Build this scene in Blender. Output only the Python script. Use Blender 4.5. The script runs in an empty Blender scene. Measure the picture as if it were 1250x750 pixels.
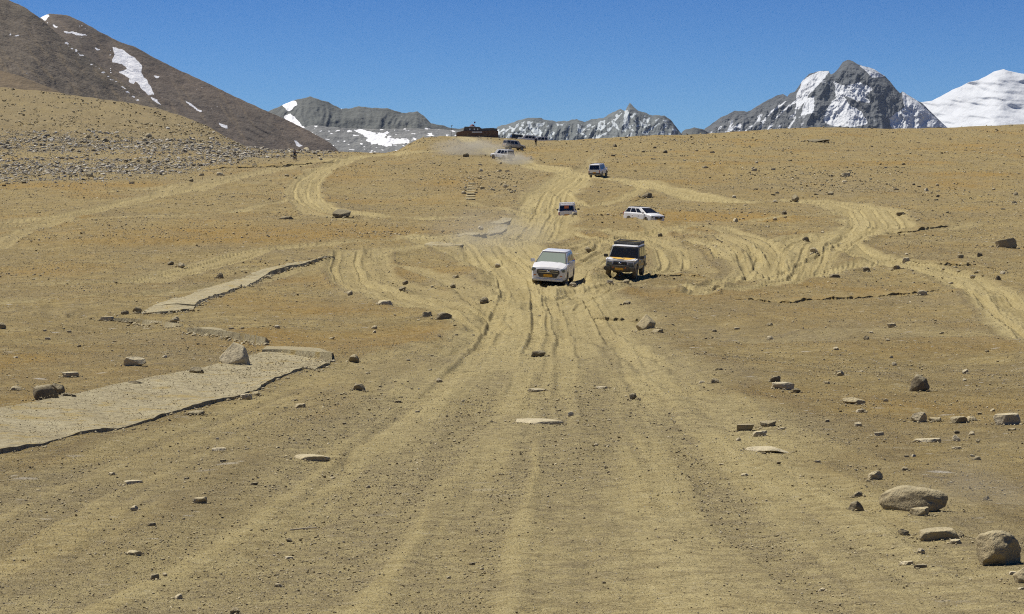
import bpy, bmesh, math, random
import numpy as np
from mathutils import Vector, Matrix, Euler

random.seed(7)
RS = np.random.RandomState(11)
SC = bpy.context.scene
COL = SC.collection
F = 3000.0          # focal length in photo pixels (photo is 1250 wide)
CXP, YH = 625.0, 215.0   # optical centre column, eye-level row
R = math.radians

# ------------------------------------------------------------------ helpers
def tag(o, label=None, cat=None, group=None, kind=None):
    if label: o['label'] = label
    if cat: o['category'] = cat
    if group: o['group'] = group
    if kind: o['kind'] = kind
    return o

def link(name, me, parent=None, mat=None):
    o = bpy.data.objects.new(name, me)
    COL.objects.link(o)
    if parent is not None: o.parent = parent
    if mat is not None:
        for m in (mat if isinstance(mat, (list, tuple)) else [mat]):
            me.materials.append(m)
    return o

def empty(name, loc=(0, 0, 0)):
    o = bpy.data.objects.new(name, None)
    o.empty_display_size = 0.3
    COL.objects.link(o); o.location = loc
    return o

def np_mesh(name, V, Fc, smooth=True, attrs=None):
    """V (n,3); Fc (m,k) with a constant k"""
    me = bpy.data.meshes.new(name)
    V = np.ascontiguousarray(V, np.float32); Fc = np.ascontiguousarray(Fc, np.int32)
    m, k = Fc.shape
    me.vertices.add(len(V)); me.vertices.foreach_set('co', V.ravel())
    me.loops.add(m * k); me.loops.foreach_set('vertex_index', Fc.ravel())
    me.polygons.add(m)
    me.polygons.foreach_set('loop_start', np.arange(0, m * k, k, dtype=np.int32))
    me.polygons.foreach_set('loop_total', np.full(m, k, np.int32))
    me.polygons.foreach_set('use_smooth', np.full(m, smooth, bool))
    me.update(calc_edges=True)
    for an, av in (attrs or {}).items():
        if av.ndim == 1:
            a = me.attributes.new(an, 'FLOAT', 'POINT'); a.data.foreach_set('value', av.astype(np.float32))
        else:
            a = me.attributes.new(an, 'FLOAT_COLOR', 'POINT'); a.data.foreach_set('color', av.astype(np.float32).ravel())
    return me

def grid_faces(nr, nc):
    i = np.arange(nr - 1)[:, None] * nc + np.arange(nc - 1)[None, :]
    return np.stack([i, i + 1, i + nc + 1, i + nc], -1).reshape(-1, 4)

def perlin(x, y, seed=0):
    x = np.asarray(x, np.float64); y = np.asarray(y, np.float64)
    xi = np.floor(x).astype(np.int64); yi = np.floor(y).astype(np.int64)
    xf = x - xi; yf = y - yi
    def g(ix, iy):
        h = (ix * 374761393 + iy * 668265263 + seed * 1442695041) & 0xffffffff
        h = ((h ^ (h >> 13)) * 1274126177) & 0xffffffff
        h = h ^ (h >> 16)
        a = h.astype(np.float64) * (2 * math.pi / 4294967296.0)
        return np.cos(a), np.sin(a)
    u = xf * xf * xf * (xf * (xf * 6 - 15) + 10); v = yf * yf * yf * (yf * (yf * 6 - 15) + 10)
    def d(dx, dy):
        gx, gy = g(xi + dx, yi + dy)
        return gx * (xf - dx) + gy * (yf - dy)
    a = d(0, 0) * (1 - u) + d(1, 0) * u
    b = d(0, 1) * (1 - u) + d(1, 1) * u
    return (a * (1 - v) + b * v) * 1.5

def fbm(x, y, oct=4, seed=0, gain=.5):
    s = 0; a = 1.0; t = 0
    for k in range(oct):
        s = s + a * perlin(x * 2 ** k + 17.3 * k, y * 2 ** k - 9.1 * k, seed + k); t += a; a *= gain
    return s / t

def ridged(x, y, oct=4, seed=0, gain=.5):
    s = 0; a = 1.0; t = 0
    for k in range(oct):
        s = s + a * (1 - np.abs(perlin(x * 2 ** k + 5.3 * k, y * 2 ** k + 3.1 * k, seed + k)) * 2); t += a; a *= gain
    return s / t

def sstep(a, b, x):
    t = np.clip((x - a) / (b - a), 0, 1); return t * t * (3 - 2 * t)

def in_poly(x, y, poly):
    r = np.zeros(np.shape(x), bool)
    n = len(poly)
    for i in range(n):
        x0, y0 = poly[i]; x1, y1 = poly[(i + 1) % n]
        if y0 == y1: continue
        c = ((y0 > y) != (y1 > y)) & (x < (x1 - x0) * (y - y0) / (y1 - y0) + x0)
        r ^= c
    return r

def soft_poly(x, y, poly, w=1.5, j=2.0, seed=3):
    """polygon membership with ragged edges"""
    xx = x + j * fbm(x / 7., y / 7., 3, seed) * 2.2; yy = y + j * fbm(x / 7. + 31, y / 7., 3, seed + 9) * 2.2
    s = 0
    for dx, dy in ((0, 0), (w, 0), (-w, 0), (0, w), (0, -w)):
        s = s + in_poly(xx + dx, yy + dy, poly)
    return s / 5.

# ------------------------------------------------------------------ materials
def nodes(name):
    m = bpy.data.materials.new(name); m.use_nodes = True
    nt = m.node_tree; b = nt.nodes['Principled BSDF']
    return m, nt, b

def simple(name, col, rough=.6, metal=0., noise=.0, nscale=20., bump=0., spec=.5, dust=0., coat=0.):
    m, nt, b = nodes(name)
    b.inputs['Roughness'].default_value = rough; b.inputs['Metallic'].default_value = metal
    b.inputs['Specular IOR Level'].default_value = spec
    b.inputs['Coat Weight'].default_value = coat
    c = (*col, 1)
    b.inputs['Base Color'].default_value = c
    if noise or bump or dust:
        tc = nt.nodes.new('ShaderNodeTexCoord')
        n = nt.nodes.new('ShaderNodeTexNoise'); n.inputs['Scale'].default_value = nscale; n.inputs['Detail'].default_value = 5
        nt.links.new(tc.outputs['Object'], n.inputs['Vector'])
        mx = nt.nodes.new('ShaderNodeMix'); mx.data_type = 'RGBA'
        mx.inputs[6].default_value = c
        if dust:
            mx.inputs[7].default_value = (.42, .34, .20, 1)
            mp = nt.nodes.new('ShaderNodeMapRange'); mp.inputs['From Min'].default_value = .3; mp.inputs['From Max'].default_value = .75
            mp.inputs['To Max'].default_value = dust; mp.inputs['To Min'].default_value = dust * .3
            # dust settles thickest low on the body
            sx = nt.nodes.new('ShaderNodeSeparateXYZ'); nt.links.new(tc.outputs['Object'], sx.inputs[0])
            mz = nt.nodes.new('ShaderNodeMapRange'); mz.inputs['From Min'].default_value = 1.1; mz.inputs['From Max'].default_value = .3
            mz.inputs['To Min'].default_value = .35; mz.inputs['To Max'].default_value = 1.6
            nt.links.new(sx.outputs[2], mz.inputs['Value'])
            mu = nt.nodes.new('ShaderNodeMath'); mu.operation = 'MULTIPLY'; mu.use_clamp = True
            nt.links.new(n.outputs['Fac'], mp.inputs['Value']); nt.links.new(mp.outputs[0], mu.inputs[0]); nt.links.new(mz.outputs[0], mu.inputs[1])
            nt.links.new(mu.outputs[0], mx.inputs[0])
        else:
            mx.inputs[7].default_value = tuple(v * (1 - noise) for v in col) + (1,)
            nt.links.new(n.outputs['Fac'], mx.inputs[0])
        nt.links.new(mx.outputs[2], b.inputs['Base Color'])
        if bump:
            bp = nt.nodes.new('ShaderNodeBump'); bp.inputs['Strength'].default_value = bump; bp.inputs['Distance'].default_value = .02
            nt.links.new(n.outputs['Fac'], bp.inputs['Height']); nt.links.new(bp.outputs[0], b.inputs['Normal'])
    return m

class NT:
    """tiny node-graph writer"""
    def __init__(s, nt): s.nt = nt
    def n(s, t, **kw):
        x = s.nt.nodes.new(t)
        for k, v in kw.items(): setattr(x, k, v)
        return x
    def l(s, a, b): s.nt.links.new(a, b)
    def noise(s, vec, scale, detail=4, rough=.55):
        x = s.n('ShaderNodeTexNoise'); x.inputs['Scale'].default_value = scale; x.inputs['Detail'].default_value = detail
        x.inputs['Roughness'].default_value = rough
        s.l(vec, x.inputs['Vector']); return x.outputs['Fac']
    def ramp(s, val, a, b, ta=0., tb=1.):
        x = s.n('ShaderNodeMapRange'); x.inputs['From Min'].default_value = a; x.inputs['From Max'].default_value = b
        x.inputs['To Min'].default_value = ta; x.inputs['To Max'].default_value = tb
        s.l(val, x.inputs['Value']); return x.outputs[0]
    def math(s, op, a, b=None, clamp=False):
        x = s.n('ShaderNodeMath', operation=op, use_clamp=clamp)
        for i, v in enumerate((a, b)):
            if v is None: continue
            if isinstance(v, (int, float)): x.inputs[i].default_value = v
            else: s.l(v, x.inputs[i])
        return x.outputs[0]
    def mix(s, f, a, b):
        x = s.n('ShaderNodeMix', data_type='RGBA')
        if isinstance(f, (int, float)): x.inputs[0].default_value = f
        else: s.l(f, x.inputs[0])
        for i, v in ((6, a), (7, b)):
            if isinstance(v, tuple): x.inputs[i].default_value = (*v, 1)
            else: s.l(v, x.inputs[i])
        return x.outputs[2]
    def bump(s, h, dist, strength=1., prev=None):
        x = s.n('ShaderNodeBump'); x.inputs['Distance'].default_value = dist; x.inputs['Strength'].default_value = strength
        s.l(h, x.inputs['Height'])
        if prev is not None: s.l(prev, x.inputs['Normal'])
        return x.outputs[0]

def ground_material():
    m, nt, b = nodes('dry_ground'); g = NT(nt)
    b.inputs['Roughness'].default_value = .95; b.inputs['Specular IOR Level'].default_value = .12
    tc = g.n('ShaderNodeTexCoord'); P = tc.outputs['Object']
    at = g.n('ShaderNodeAttribute', attribute_name='mask'); sp = g.n('ShaderNodeSeparateColor'); g.l(at.outputs['Color'], sp.inputs[0])
    road, grass, streak = sp.outputs[0], sp.outputs[1], sp.outputs[2]
    grav = at.outputs['Alpha']
    n0 = g.noise(P, .07, 4); n1 = g.noise(P, .6, 5); n2 = g.noise(P, 4., 6, .65); n3 = g.noise(P, 28., 4, .7); n4 = g.noise(P, 90., 3, .7)
    soil = g.mix(g.ramp(n1, .35, .68), SOIL_A, SOIL_B)
    soil = g.mix(g.ramp(n0, .35, .65, 0, .6), soil, SOIL_C)
    nm = g.noise(P, 1.7, 5, .7)
    soil = g.mix(g.ramp(nm, .50, .66, 0, .55), soil, (.150, .118, .060))
    soil = g.mix(g.ramp(nm, .46, .34, 0, .5), soil, (.40, .34, .19))
    # darker brown stony soil
    soil = g.mix(g.math('MULTIPLY', g.math('MULTIPLY', streak, g.ramp(n2, .3, .55, .4, 1.)), .7, True), soil, (.160, .120, .062))
    # ochre dry turf
    gr = g.math('MULTIPLY', grass, g.ramp(n2, .35, .6, .35, 1.), True)
    soil = g.mix(gr, soil, OCHRE)
    # dust of the wheel tracks
    dust = g.mix(streak, DUST_A, DUST_B)
    dust = g.mix(g.ramp(n2, .45, .7, 0, .55), dust, SOIL_A)
    c = g.mix(road, soil, dust)
    # grey-brown gravel
    gv = g.math('MULTIPLY', grav, g.ramp(n2, .38, .58), True)
    gc = g.mix(g.ramp(n3, .4, .62), (.12, .095, .055), (.36, .30, .175))
    c = g.mix(g.math('MULTIPLY', gv, .6), c, gc)
    # speckle of grit, pale and dark, at several sizes
    c = g.mix(g.ramp(n3, .57, .70, 0, .55), c, (.15, .12, .07))
    c = g.mix(g.ramp(n4, .56, .66, 0, .65), c, (.58, .52, .35))
    c = g.mix(g.ramp(n4, .45, .34, 0, .75), c, (.10, .08, .045))
    n5 = g.noise(P, 11., 5, .75); c = g.mix(g.ramp(n5, .56, .68, 0, .5), c, (.47, .41, .26)); c = g.mix(g.ramp(n5, .44, .32, 0, .6), c, (.125, .10, .052))
    v = g.n('ShaderNodeTexVoronoi'); v.inputs['Scale'].default_value = 3.2; v.inputs['Randomness'].default_value = 1; g.l(P, v.inputs['Vector'])
    vv = g.math('MULTIPLY', g.ramp(v.outputs['Distance'], .18, .08), g.ramp(n1, .45, .55))
    sv = g.n('ShaderNodeSeparateColor'); g.l(v.outputs['Color'], sv.inputs[0])
    off = g.math('SUBTRACT', 1., g.math('MULTIPLY', road, .7))
    c = g.mix(g.math('MULTIPLY', g.math('MULTIPLY', vv, .85), off), c, g.mix(g.ramp(sv.outputs[0], .45, .6), (.14, .115, .08), (.50, .46, .38)))
    v2 = g.n('ShaderNodeTexVoronoi'); v2.inputs['Scale'].default_value = 1.1; g.l(P, v2.inputs['Vector'])
    s2 = g.n('ShaderNodeSeparateColor'); g.l(v2.outputs['Color'], s2.inputs[0])
    w2 = g.math('MULTIPLY', g.ramp(v2.outputs['Distance'], .17, .09), g.ramp(s2.outputs[1], .55, .6))
    c = g.mix(g.math('MULTIPLY', g.math('MULTIPLY', w2, .7), off), c, g.mix(g.ramp(s2.outputs[0], .45, .6), (.15, .12, .085), (.48, .44, .36)))
    c = g.mix(g.ramp(n2, .52, .72, 0, .45), c, (.165, .130, .065))
    c = g.mix(g.ramp(n2, .46, .30, 0, .30), c, (.44, .38, .22))
    g.l(c, b.inputs['Base Color'])
    nb = g.bump(n1, .40, .6); nb = g.bump(n2, .14, 1., nb); nb = g.bump(n3, .03, 1., nb); nb = g.bump(n4, .006, .8, nb)
    g.l(nb, b.inputs['Normal'])
    return m

SOIL_A = (.345, .262, .098); SOIL_B = (.190, .138, .048); SOIL_C = (.225, .160, .056)
OCHRE = (.275, .160, .024); DUST_A = (.455, .375, .175); DUST_B = (.31, .248, .105)

def attr_rock_material(name, a, b_, a2=None, rough=.9, attr='tone', scale=6., pale=(.56, .485, .33)):
    """stone whose tone attribute runs from dark (0) over the middle to pale (1)"""
    m, nt, b = nodes(name); g = NT(nt)
    b.inputs['Roughness'].default_value = rough; b.inputs['Specular IOR Level'].default_value = .25
    tc = g.n('ShaderNodeTexCoord'); P = tc.outputs['Object']
    at = g.n('ShaderNodeAttribute', attribute_name=attr)
    n = g.noise(P, scale, 6, .65); n2 = g.noise(P, scale * 5, 4, .7)
    c = g.mix(g.ramp(at.outputs['Fac'], 0, .6), a, b_)
    c = g.mix(g.ramp(at.outputs['Fac'], .6, 1.), c, pale)
    c = g.mix(g.ramp(n, .5, .72, 0, .6), c, (.33, .275, .15))
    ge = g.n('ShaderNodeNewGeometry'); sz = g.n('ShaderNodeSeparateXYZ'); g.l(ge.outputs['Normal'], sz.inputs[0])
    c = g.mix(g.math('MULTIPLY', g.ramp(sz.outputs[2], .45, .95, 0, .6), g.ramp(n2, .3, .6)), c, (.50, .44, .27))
    c = g.mix(g.ramp(n2, .55, .75, 0, .5), c, (.07, .06, .05))
    g.l(c, b.inputs['Base Color'])
    nb = g.bump(n, .08 , .7); nb = g.bump(n2, .02, .8, nb); g.l(nb, b.inputs['Normal'])
    return m

def mountain_material(name, rock_a, rock_b, scale, snow_tint=(.92, .92, .92), bump=1.):
    m, nt, b = nodes(name); g = NT(nt)
    b.inputs['Specular IOR Level'].default_value = .1
    tc = g.n('ShaderNodeTexCoord'); P = tc.outputs['Object']
    at = g.n('ShaderNodeAttribute', attribute_name='mask'); sp = g.n('ShaderNodeSeparateColor'); g.l(at.outputs['Color'], sp.inputs[0])
    n = g.noise(P, scale, 6, .65); n2 = g.noise(P, scale * 6, 5, .65)
    c = g.mix(g.ramp(n, .35, .65), rock_a, rock_b)
    c = g.mix(g.ramp(n2, .45, .7, 0, .4), c, tuple(v * .55 for v in rock_a))
    c = g.mix(sp.outputs[1], c, (.30, .235, .15))
    sn = g.math('ADD', sp.outputs[0], g.math('MULTIPLY', g.math('SUBTRACT', n2, .5), .9))
    sn = g.ramp(sn, .42, .58)
    c = g.mix(sn, c, snow_tint)
    g.l(c, b.inputs['Base Color'])
    g.l(g.ramp(sn, 0, 1, .95, .6), b.inputs['Roughness'])
    nb = g.bump(n, bump / scale * .25, .6); nb = g.bump(n2, bump / scale * .05, .6, nb)
    g.l(nb, b.inputs['Normal'])
    return m

# ------------------------------------------------------------------ terrain
_rows = np.array([215, 218, 240, 265, 290, 320, 350, 385, 420, 450, 500, 550, 600, 650, 700, 750, 800.])
_dist = np.array([340, 335, 280, 222, 182, 150, 127, 88, 62, 50, 36, 28, 22.5, 18.5, 15.5, 13, 11.2])
# extended above the eye row
_rows2 = np.concatenate([[200.], _rows[1:]]); _dist2 = np.concatenate([[378.], _dist[1:]])
_fineR = np.linspace(200, 800, 601)
def _smooth_interp():
    ld = np.interp(_fineR, _rows2, np.log(_dist2))
    k = np.hanning(41); k /= k.sum()
    p = np.pad(ld, 20, mode='reflect', reflect_type='odd')
    return np.exp(np.convolve(p, k, 'valid'))
_fineD = _smooth_interp(); D200 = float(_fineD[0])
CREST_PX = [-900, -300, 0, 60, 100, 150, 190, 225, 250, 275, 300, 330, 400, 470, 485, 500, 515, 540, 610, 655, 700, 750, 800, 850, 900, 960, 1000, 1040, 1080, 1150, 1200, 1250, 1500, 2200]
CREST_R = [100, 105, 107, 112, 118, 125, 132, 143, 153, 167, 179, 183, 185, 187, 184, 175, 168, 166, 168, 172, 171, 167.5, 164.5, 164, 160.5, 156.5, 155, 156, 157, 156, 153.5, 151.5, 148, 145]
CREST_D = [700, 700, 700, 690, 680, 665, 650, 620, 590, 550, 520, 510, 500, 510, 520, 530, 540, 550, 560, 560, 560, 565, 575, 585, 595, 610, 620, 625, 630, 640, 645, 650, 650, 650]

def base_z(X, Y):
    px = CXP + F * X / np.maximum(Y, 10.)
    rc = np.interp(px, CREST_PX, CREST_R); dc = np.interp(px, CREST_PX, CREST_D)
    row = np.interp(-Y, -_fineD, _fineR)      # decreasing distance
    t = (Y - D200) / (dc - D200)
    far = 200 - (200 - rc) * np.clip(t, 0, 1)
    row = np.where(Y > D200, far, row)
    z = -(row - YH) / F * Y
    z0 = -(800 - YH) / F * 11.2
    zn = z0 + (11.2 - Y) * .02
    z = np.where(Y < 11.2, np.minimum(zn, z0 + .5), z)
    zc = -(rc - YH) / F * dc
    back = zc - (Y - dc) * .05
    back = np.maximum(back, -30 - (Y - dc) * .0008)
    # rounded brow at the crest
    z = np.where(Y > dc, back, z)
    z = z - 0.0 * np.exp(-((Y - dc) / 12.) ** 2)
    return z, px

def row_to_Y(px, row):
    rc = np.interp(px, CREST_PX, CREST_R); dc = np.interp(px, CREST_PX, CREST_D)
    near = np.interp(row, _fineR, _fineD)
    far = D200 + (200 - row) / np.maximum(200 - rc, 1) * (dc - D200)
    return np.where(row < 200, far, near)

def W2(px, row):
    Y = float(row_to_Y(px, row)); return ((px - CXP) / F * Y, Y)

# wheel tracks: photo-traced centre lines turned into ground coordinates, width in metres, strength
TRACKS = [
 ([(640, 1000), (640, 780), (652, 640), (668, 520), (676, 450), (676, 400), (668, 365), (650, 338), (625, 315), (600, 300), (540, 296)], 3.1, 1.0),
 ([(560, 166), (590, 180), (612, 190), (640, 199), (663, 205), (704, 217), (735, 220), (770, 224), (809, 234), (857, 243), (900, 246)], 2.6, 1.0),
 ([(704, 217), (690, 226), (676, 234), (668, 246), (664, 262), (655, 280), (640, 292), (600, 300)], 3.0, .95),
 ([(680, 233), (700, 246), (722, 250), (760, 243), (785, 235), (765, 226)], 1.6, .75),
 ([(704, 217), (716, 204), (730, 191), (780, 183), (840, 182)], 1.8, .45),
 ([(700, 352), (740, 345), (790, 333), (822, 322), (818, 308), (795, 296), (770, 286), (740, 280), (700, 280)], 2.2, .8),
 ([(676, 380), (720, 362), (790, 350), (850, 358), (917, 350), (983, 337), (1050, 325), (1080, 322)], 2.2, .8),
 ([(700, 300), (760, 288), (850, 276), (900, 284), (930, 300), (946, 330)], 1.8, .75),
 ([(700, 310), (745, 293), (800, 280), (870, 286), (905, 306), (925, 335)], 1.5, .6),
 ([(985, 244), (1030, 250), (1058, 260), (1070, 277), (1050, 287), (1000, 289), (977, 300), (963, 317), (950, 338)], 3.2, .9),
 ([(1050, 287), (1030, 300), (1045, 312), (1083, 321), (1133, 333), (1183, 347), (1217, 366), (1250, 390), (1330, 440)], 2.2, .9),
 ([(1070, 275), (1120, 283), (1183, 271), (1250, 270), (1350, 266)], 2.6, .5),
 ([(-60, 275), (60, 266), (120, 256), (170, 246), (260, 226), (330, 208), (400, 196), (480, 188), (540, 184), (600, 188)], 2.6, .7),
 ([(440, 190), (400, 204), (378, 220), (374, 236), (384, 250), (420, 262), (480, 267), (560, 266)], 3.0, .85),
 ([(420, 196), (385, 208), (360, 222), (356, 240), (380, 262), (440, 272)], 1.2, .6),
 ([(-80, 330), (0, 300), (30, 283), (90, 263), (190, 250)], 1.6, .55),
 ([(-80, 352), (40, 350), (150, 345), (250, 324), (330, 308), (420, 300), (500, 298), (560, 290), (640, 272)], 2.4, .65),
 ([(-80, 380), (60, 372), (200, 362), (300, 342), (380, 326), (450, 314), (560, 300), (620, 290)], 1.8, .6),
 ([(425, 312), (424, 330), (440, 350), (480, 366), (540, 380), (620, 398)], 2.0, .75),
 ([(460, 310), (462, 330), (490, 350), (540, 366), (620, 384)], 1.5, .65),
 ([(520, 300), (590, 318), (620, 340), (650, 372)], 2.2, .7),
 ([(857, 330), (822, 300), (800, 280), (780, 262)], 1.5, .5),
 ([(-80, 700), (100, 600), (260, 530), (400, 480), (520, 430), (600, 405)], 1.6, .55),
 ([(1250, 700), (1120, 640), (1000, 570), (880, 500), (800, 450), (740, 410)], .9, .4),
 ([(940, 410), (1050, 400), (1200, 412), (1350, 420)], 2.2, .35),
 ([(300, 225), (370, 220), (372, 205), (300, 214), (200, 236)], 2.0, .55),
 ([(575, 245), (600, 252), (640, 262)], .9, .7),
 ([(900, 246), (985, 244)], 1.4, .35),
 ([(640, 398), (600, 380), (560, 352), (520, 332), (440, 322), (300, 330)], 1.3, .7),
 ([(700, 345), (720, 322), (760, 303), (820, 292), (870, 300), (890, 318)], 1.3, .8),
 ([(540, 300), (640, 318), (700, 332), (760, 338)], 1.4, .6),
 ([(850, 362), (880, 342), (940, 333), (1000, 318), (1040, 300)], 1.3, .75),
 ([(1083, 321), (1140, 316), (1250, 328), (1350, 335)], 1.3, .5),
 ([(380, 236), (330, 250), (250, 262), (100, 266), (-60, 285)], 1.5, .6),
 ([(120, 236), (220, 228), (300, 222), (372, 212)], 1.4, .6),
 ([(1060, 255), (1000, 262), (930, 268), (860, 272), (800, 268)], 1.5, .7),
 ([(870, 285), (905, 300), (925, 318), (945, 335)], .9, .9),
 ([(897, 286), (930, 302), (950, 325)], .8, .9),
 ([(650, 272), (700, 285), (740, 300), (700, 318), (660, 325)], 1.3, .7),
 ([(1217, 366), (1260, 395), (1330, 440), (1450, 520)], 1.6, .7),
 ([(340, 208), (300, 216), (240, 222), (200, 232), (190, 244)], 1.5, .6),
]
def catmull(pts, n=8):
    P = [pts[0]] + list(pts) + [pts[-1]]; out = []
    for i in range(1, len(P) - 2):
        p0, p1, p2, p3 = [np.array(q, float) for q in P[i - 1:i + 3]]
        for k in range(n):
            t = k / n
            out.append(.5 * ((2 * p1) + (-p0 + p2) * t + (2 * p0 - 5 * p1 + 4 * p2 - p3) * t * t + (-p0 + 3 * p1 - 3 * p2 + p3) * t ** 3))
    out.append(np.array(pts[-1], float)); return out
_TR = []
for pts, w, s in TRACKS:
    c = catmull(pts, 8)
    if len(_TR) not in (0, 1, 2, 9): w *= .6
    _TR.append((np.array([W2(a, b) for a, b in c]), w, s))

_NT = len(_TR)
for i_, offs in ((0, (-1.6, -.2, .55, 1.95)), (1, (-.7, .7)), (2, (-.8, .6, 1.5)), (3, (-.7, .7)), (5, (-.7, .7)), (6, (-.75, .7)), (7, (-.7, .7)), (8, (-.6, .7)), (9, (-1.8, -.4, .7, 2.1)), (10, (-.7, .7)), (12, (-.7, .7)), (13, (-1.3, .1, 1.4)), (16, (-.7, .7)), (18, (-.7, .7)), (29, (-.7, .7)), (31, (-.7, .7)), (38, (-.6, .6))):
    if i_ >= _NT: continue
    P_, w_, s_ = _TR[i_]
    dn = np.gradient(P_, axis=0); dn /= np.hypot(dn[:, 0], dn[:, 1])[:, None] + 1e-9
    nn = np.stack([-dn[:, 1], dn[:, 0]], -1); kk_ = np.arange(len(P_))
    for o_ in offs:
        m_ = o_ + .28 * fbm(kk_ / 9. + o_ * 3, kk_ * 0. + i_, 2, 640)
        _TR.append((P_ + nn * m_[:, None], .17, -min(1., s_ + .2)))
BANKS = [  # sharp cut banks: brow line, height, length of the rise behind
 ([(895, 366), (923, 367), (960, 371), (983, 367), (1010, 366), (1067, 363), (1110, 359), (1150, 355)], .11, 7),
 ([(1120, 321), (1150, 323), (1180, 325), (1215, 328)], .15, 6),
 ([(718, 388), (740, 391), (770, 393), (800, 397)], .14, 3),
 ([(1080, 286), (1110, 284), (1140, 279), (1172, 275)], .20, 6),
 ([(250, 207), (300, 205), (350, 203), (405, 198)], .26, 9),
 ([(770, 247), (785, 243), (800, 241), (815, 243)], .30, 6),
 ([(775, 340), (800, 338), (830, 337), (862, 340)], .13, 4),
]
LIPS = [  # soft brows: photo-traced brow line, height, length of the rise behind it
 ([(-200, 384), (0, 386), (120, 386), (180, 392), (235, 402)], .26, 9),
 ([(70, 301), (200, 301), (320, 301), (420, 299), (540, 297)], .25, 12),
 ([(640, 262), (660, 263), (700, 264.5), (740, 266), (770, 270), (812, 274), (850, 274)], .38, 5),
 ([(830, 290), (850, 296), (880, 312), (905, 330)], .25, 6),
 ([(560, 300), (600, 303), (650, 300)], .25, 8),
 ([(250, 208), (300, 205), (360, 203), (420, 196)], .45, 16),
 ([(1040, 291), (1065, 287), (1100, 284), (1115, 283)], .35, 8),
 ([(1000, 262), (1080, 260), (1130, 268), (1170, 274)], .35, 8),
 ([(760, 250), (780, 243), (800, 240), (830, 244)], .35, 8),
 ([(650, 225), (690, 213), (720, 206), (800, 205), (900, 208)], .5, 14),
 ([(600, 192), (680, 192), (760, 190), (860, 186), (950, 184)], .5, 18),
]
_LP = []
for pts, h, L in LIPS:
    c = catmull(pts, 6)
    _LP.append((np.array([p[0] for p in c]), np.array([W2(*p)[1] for p in c]), h, L))

HOLLOWS = []   # (X, Y, depth, sx, sy) filled before the ground is built
TILTS = []     # (X, Y, slope x, slope y, radius)

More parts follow.
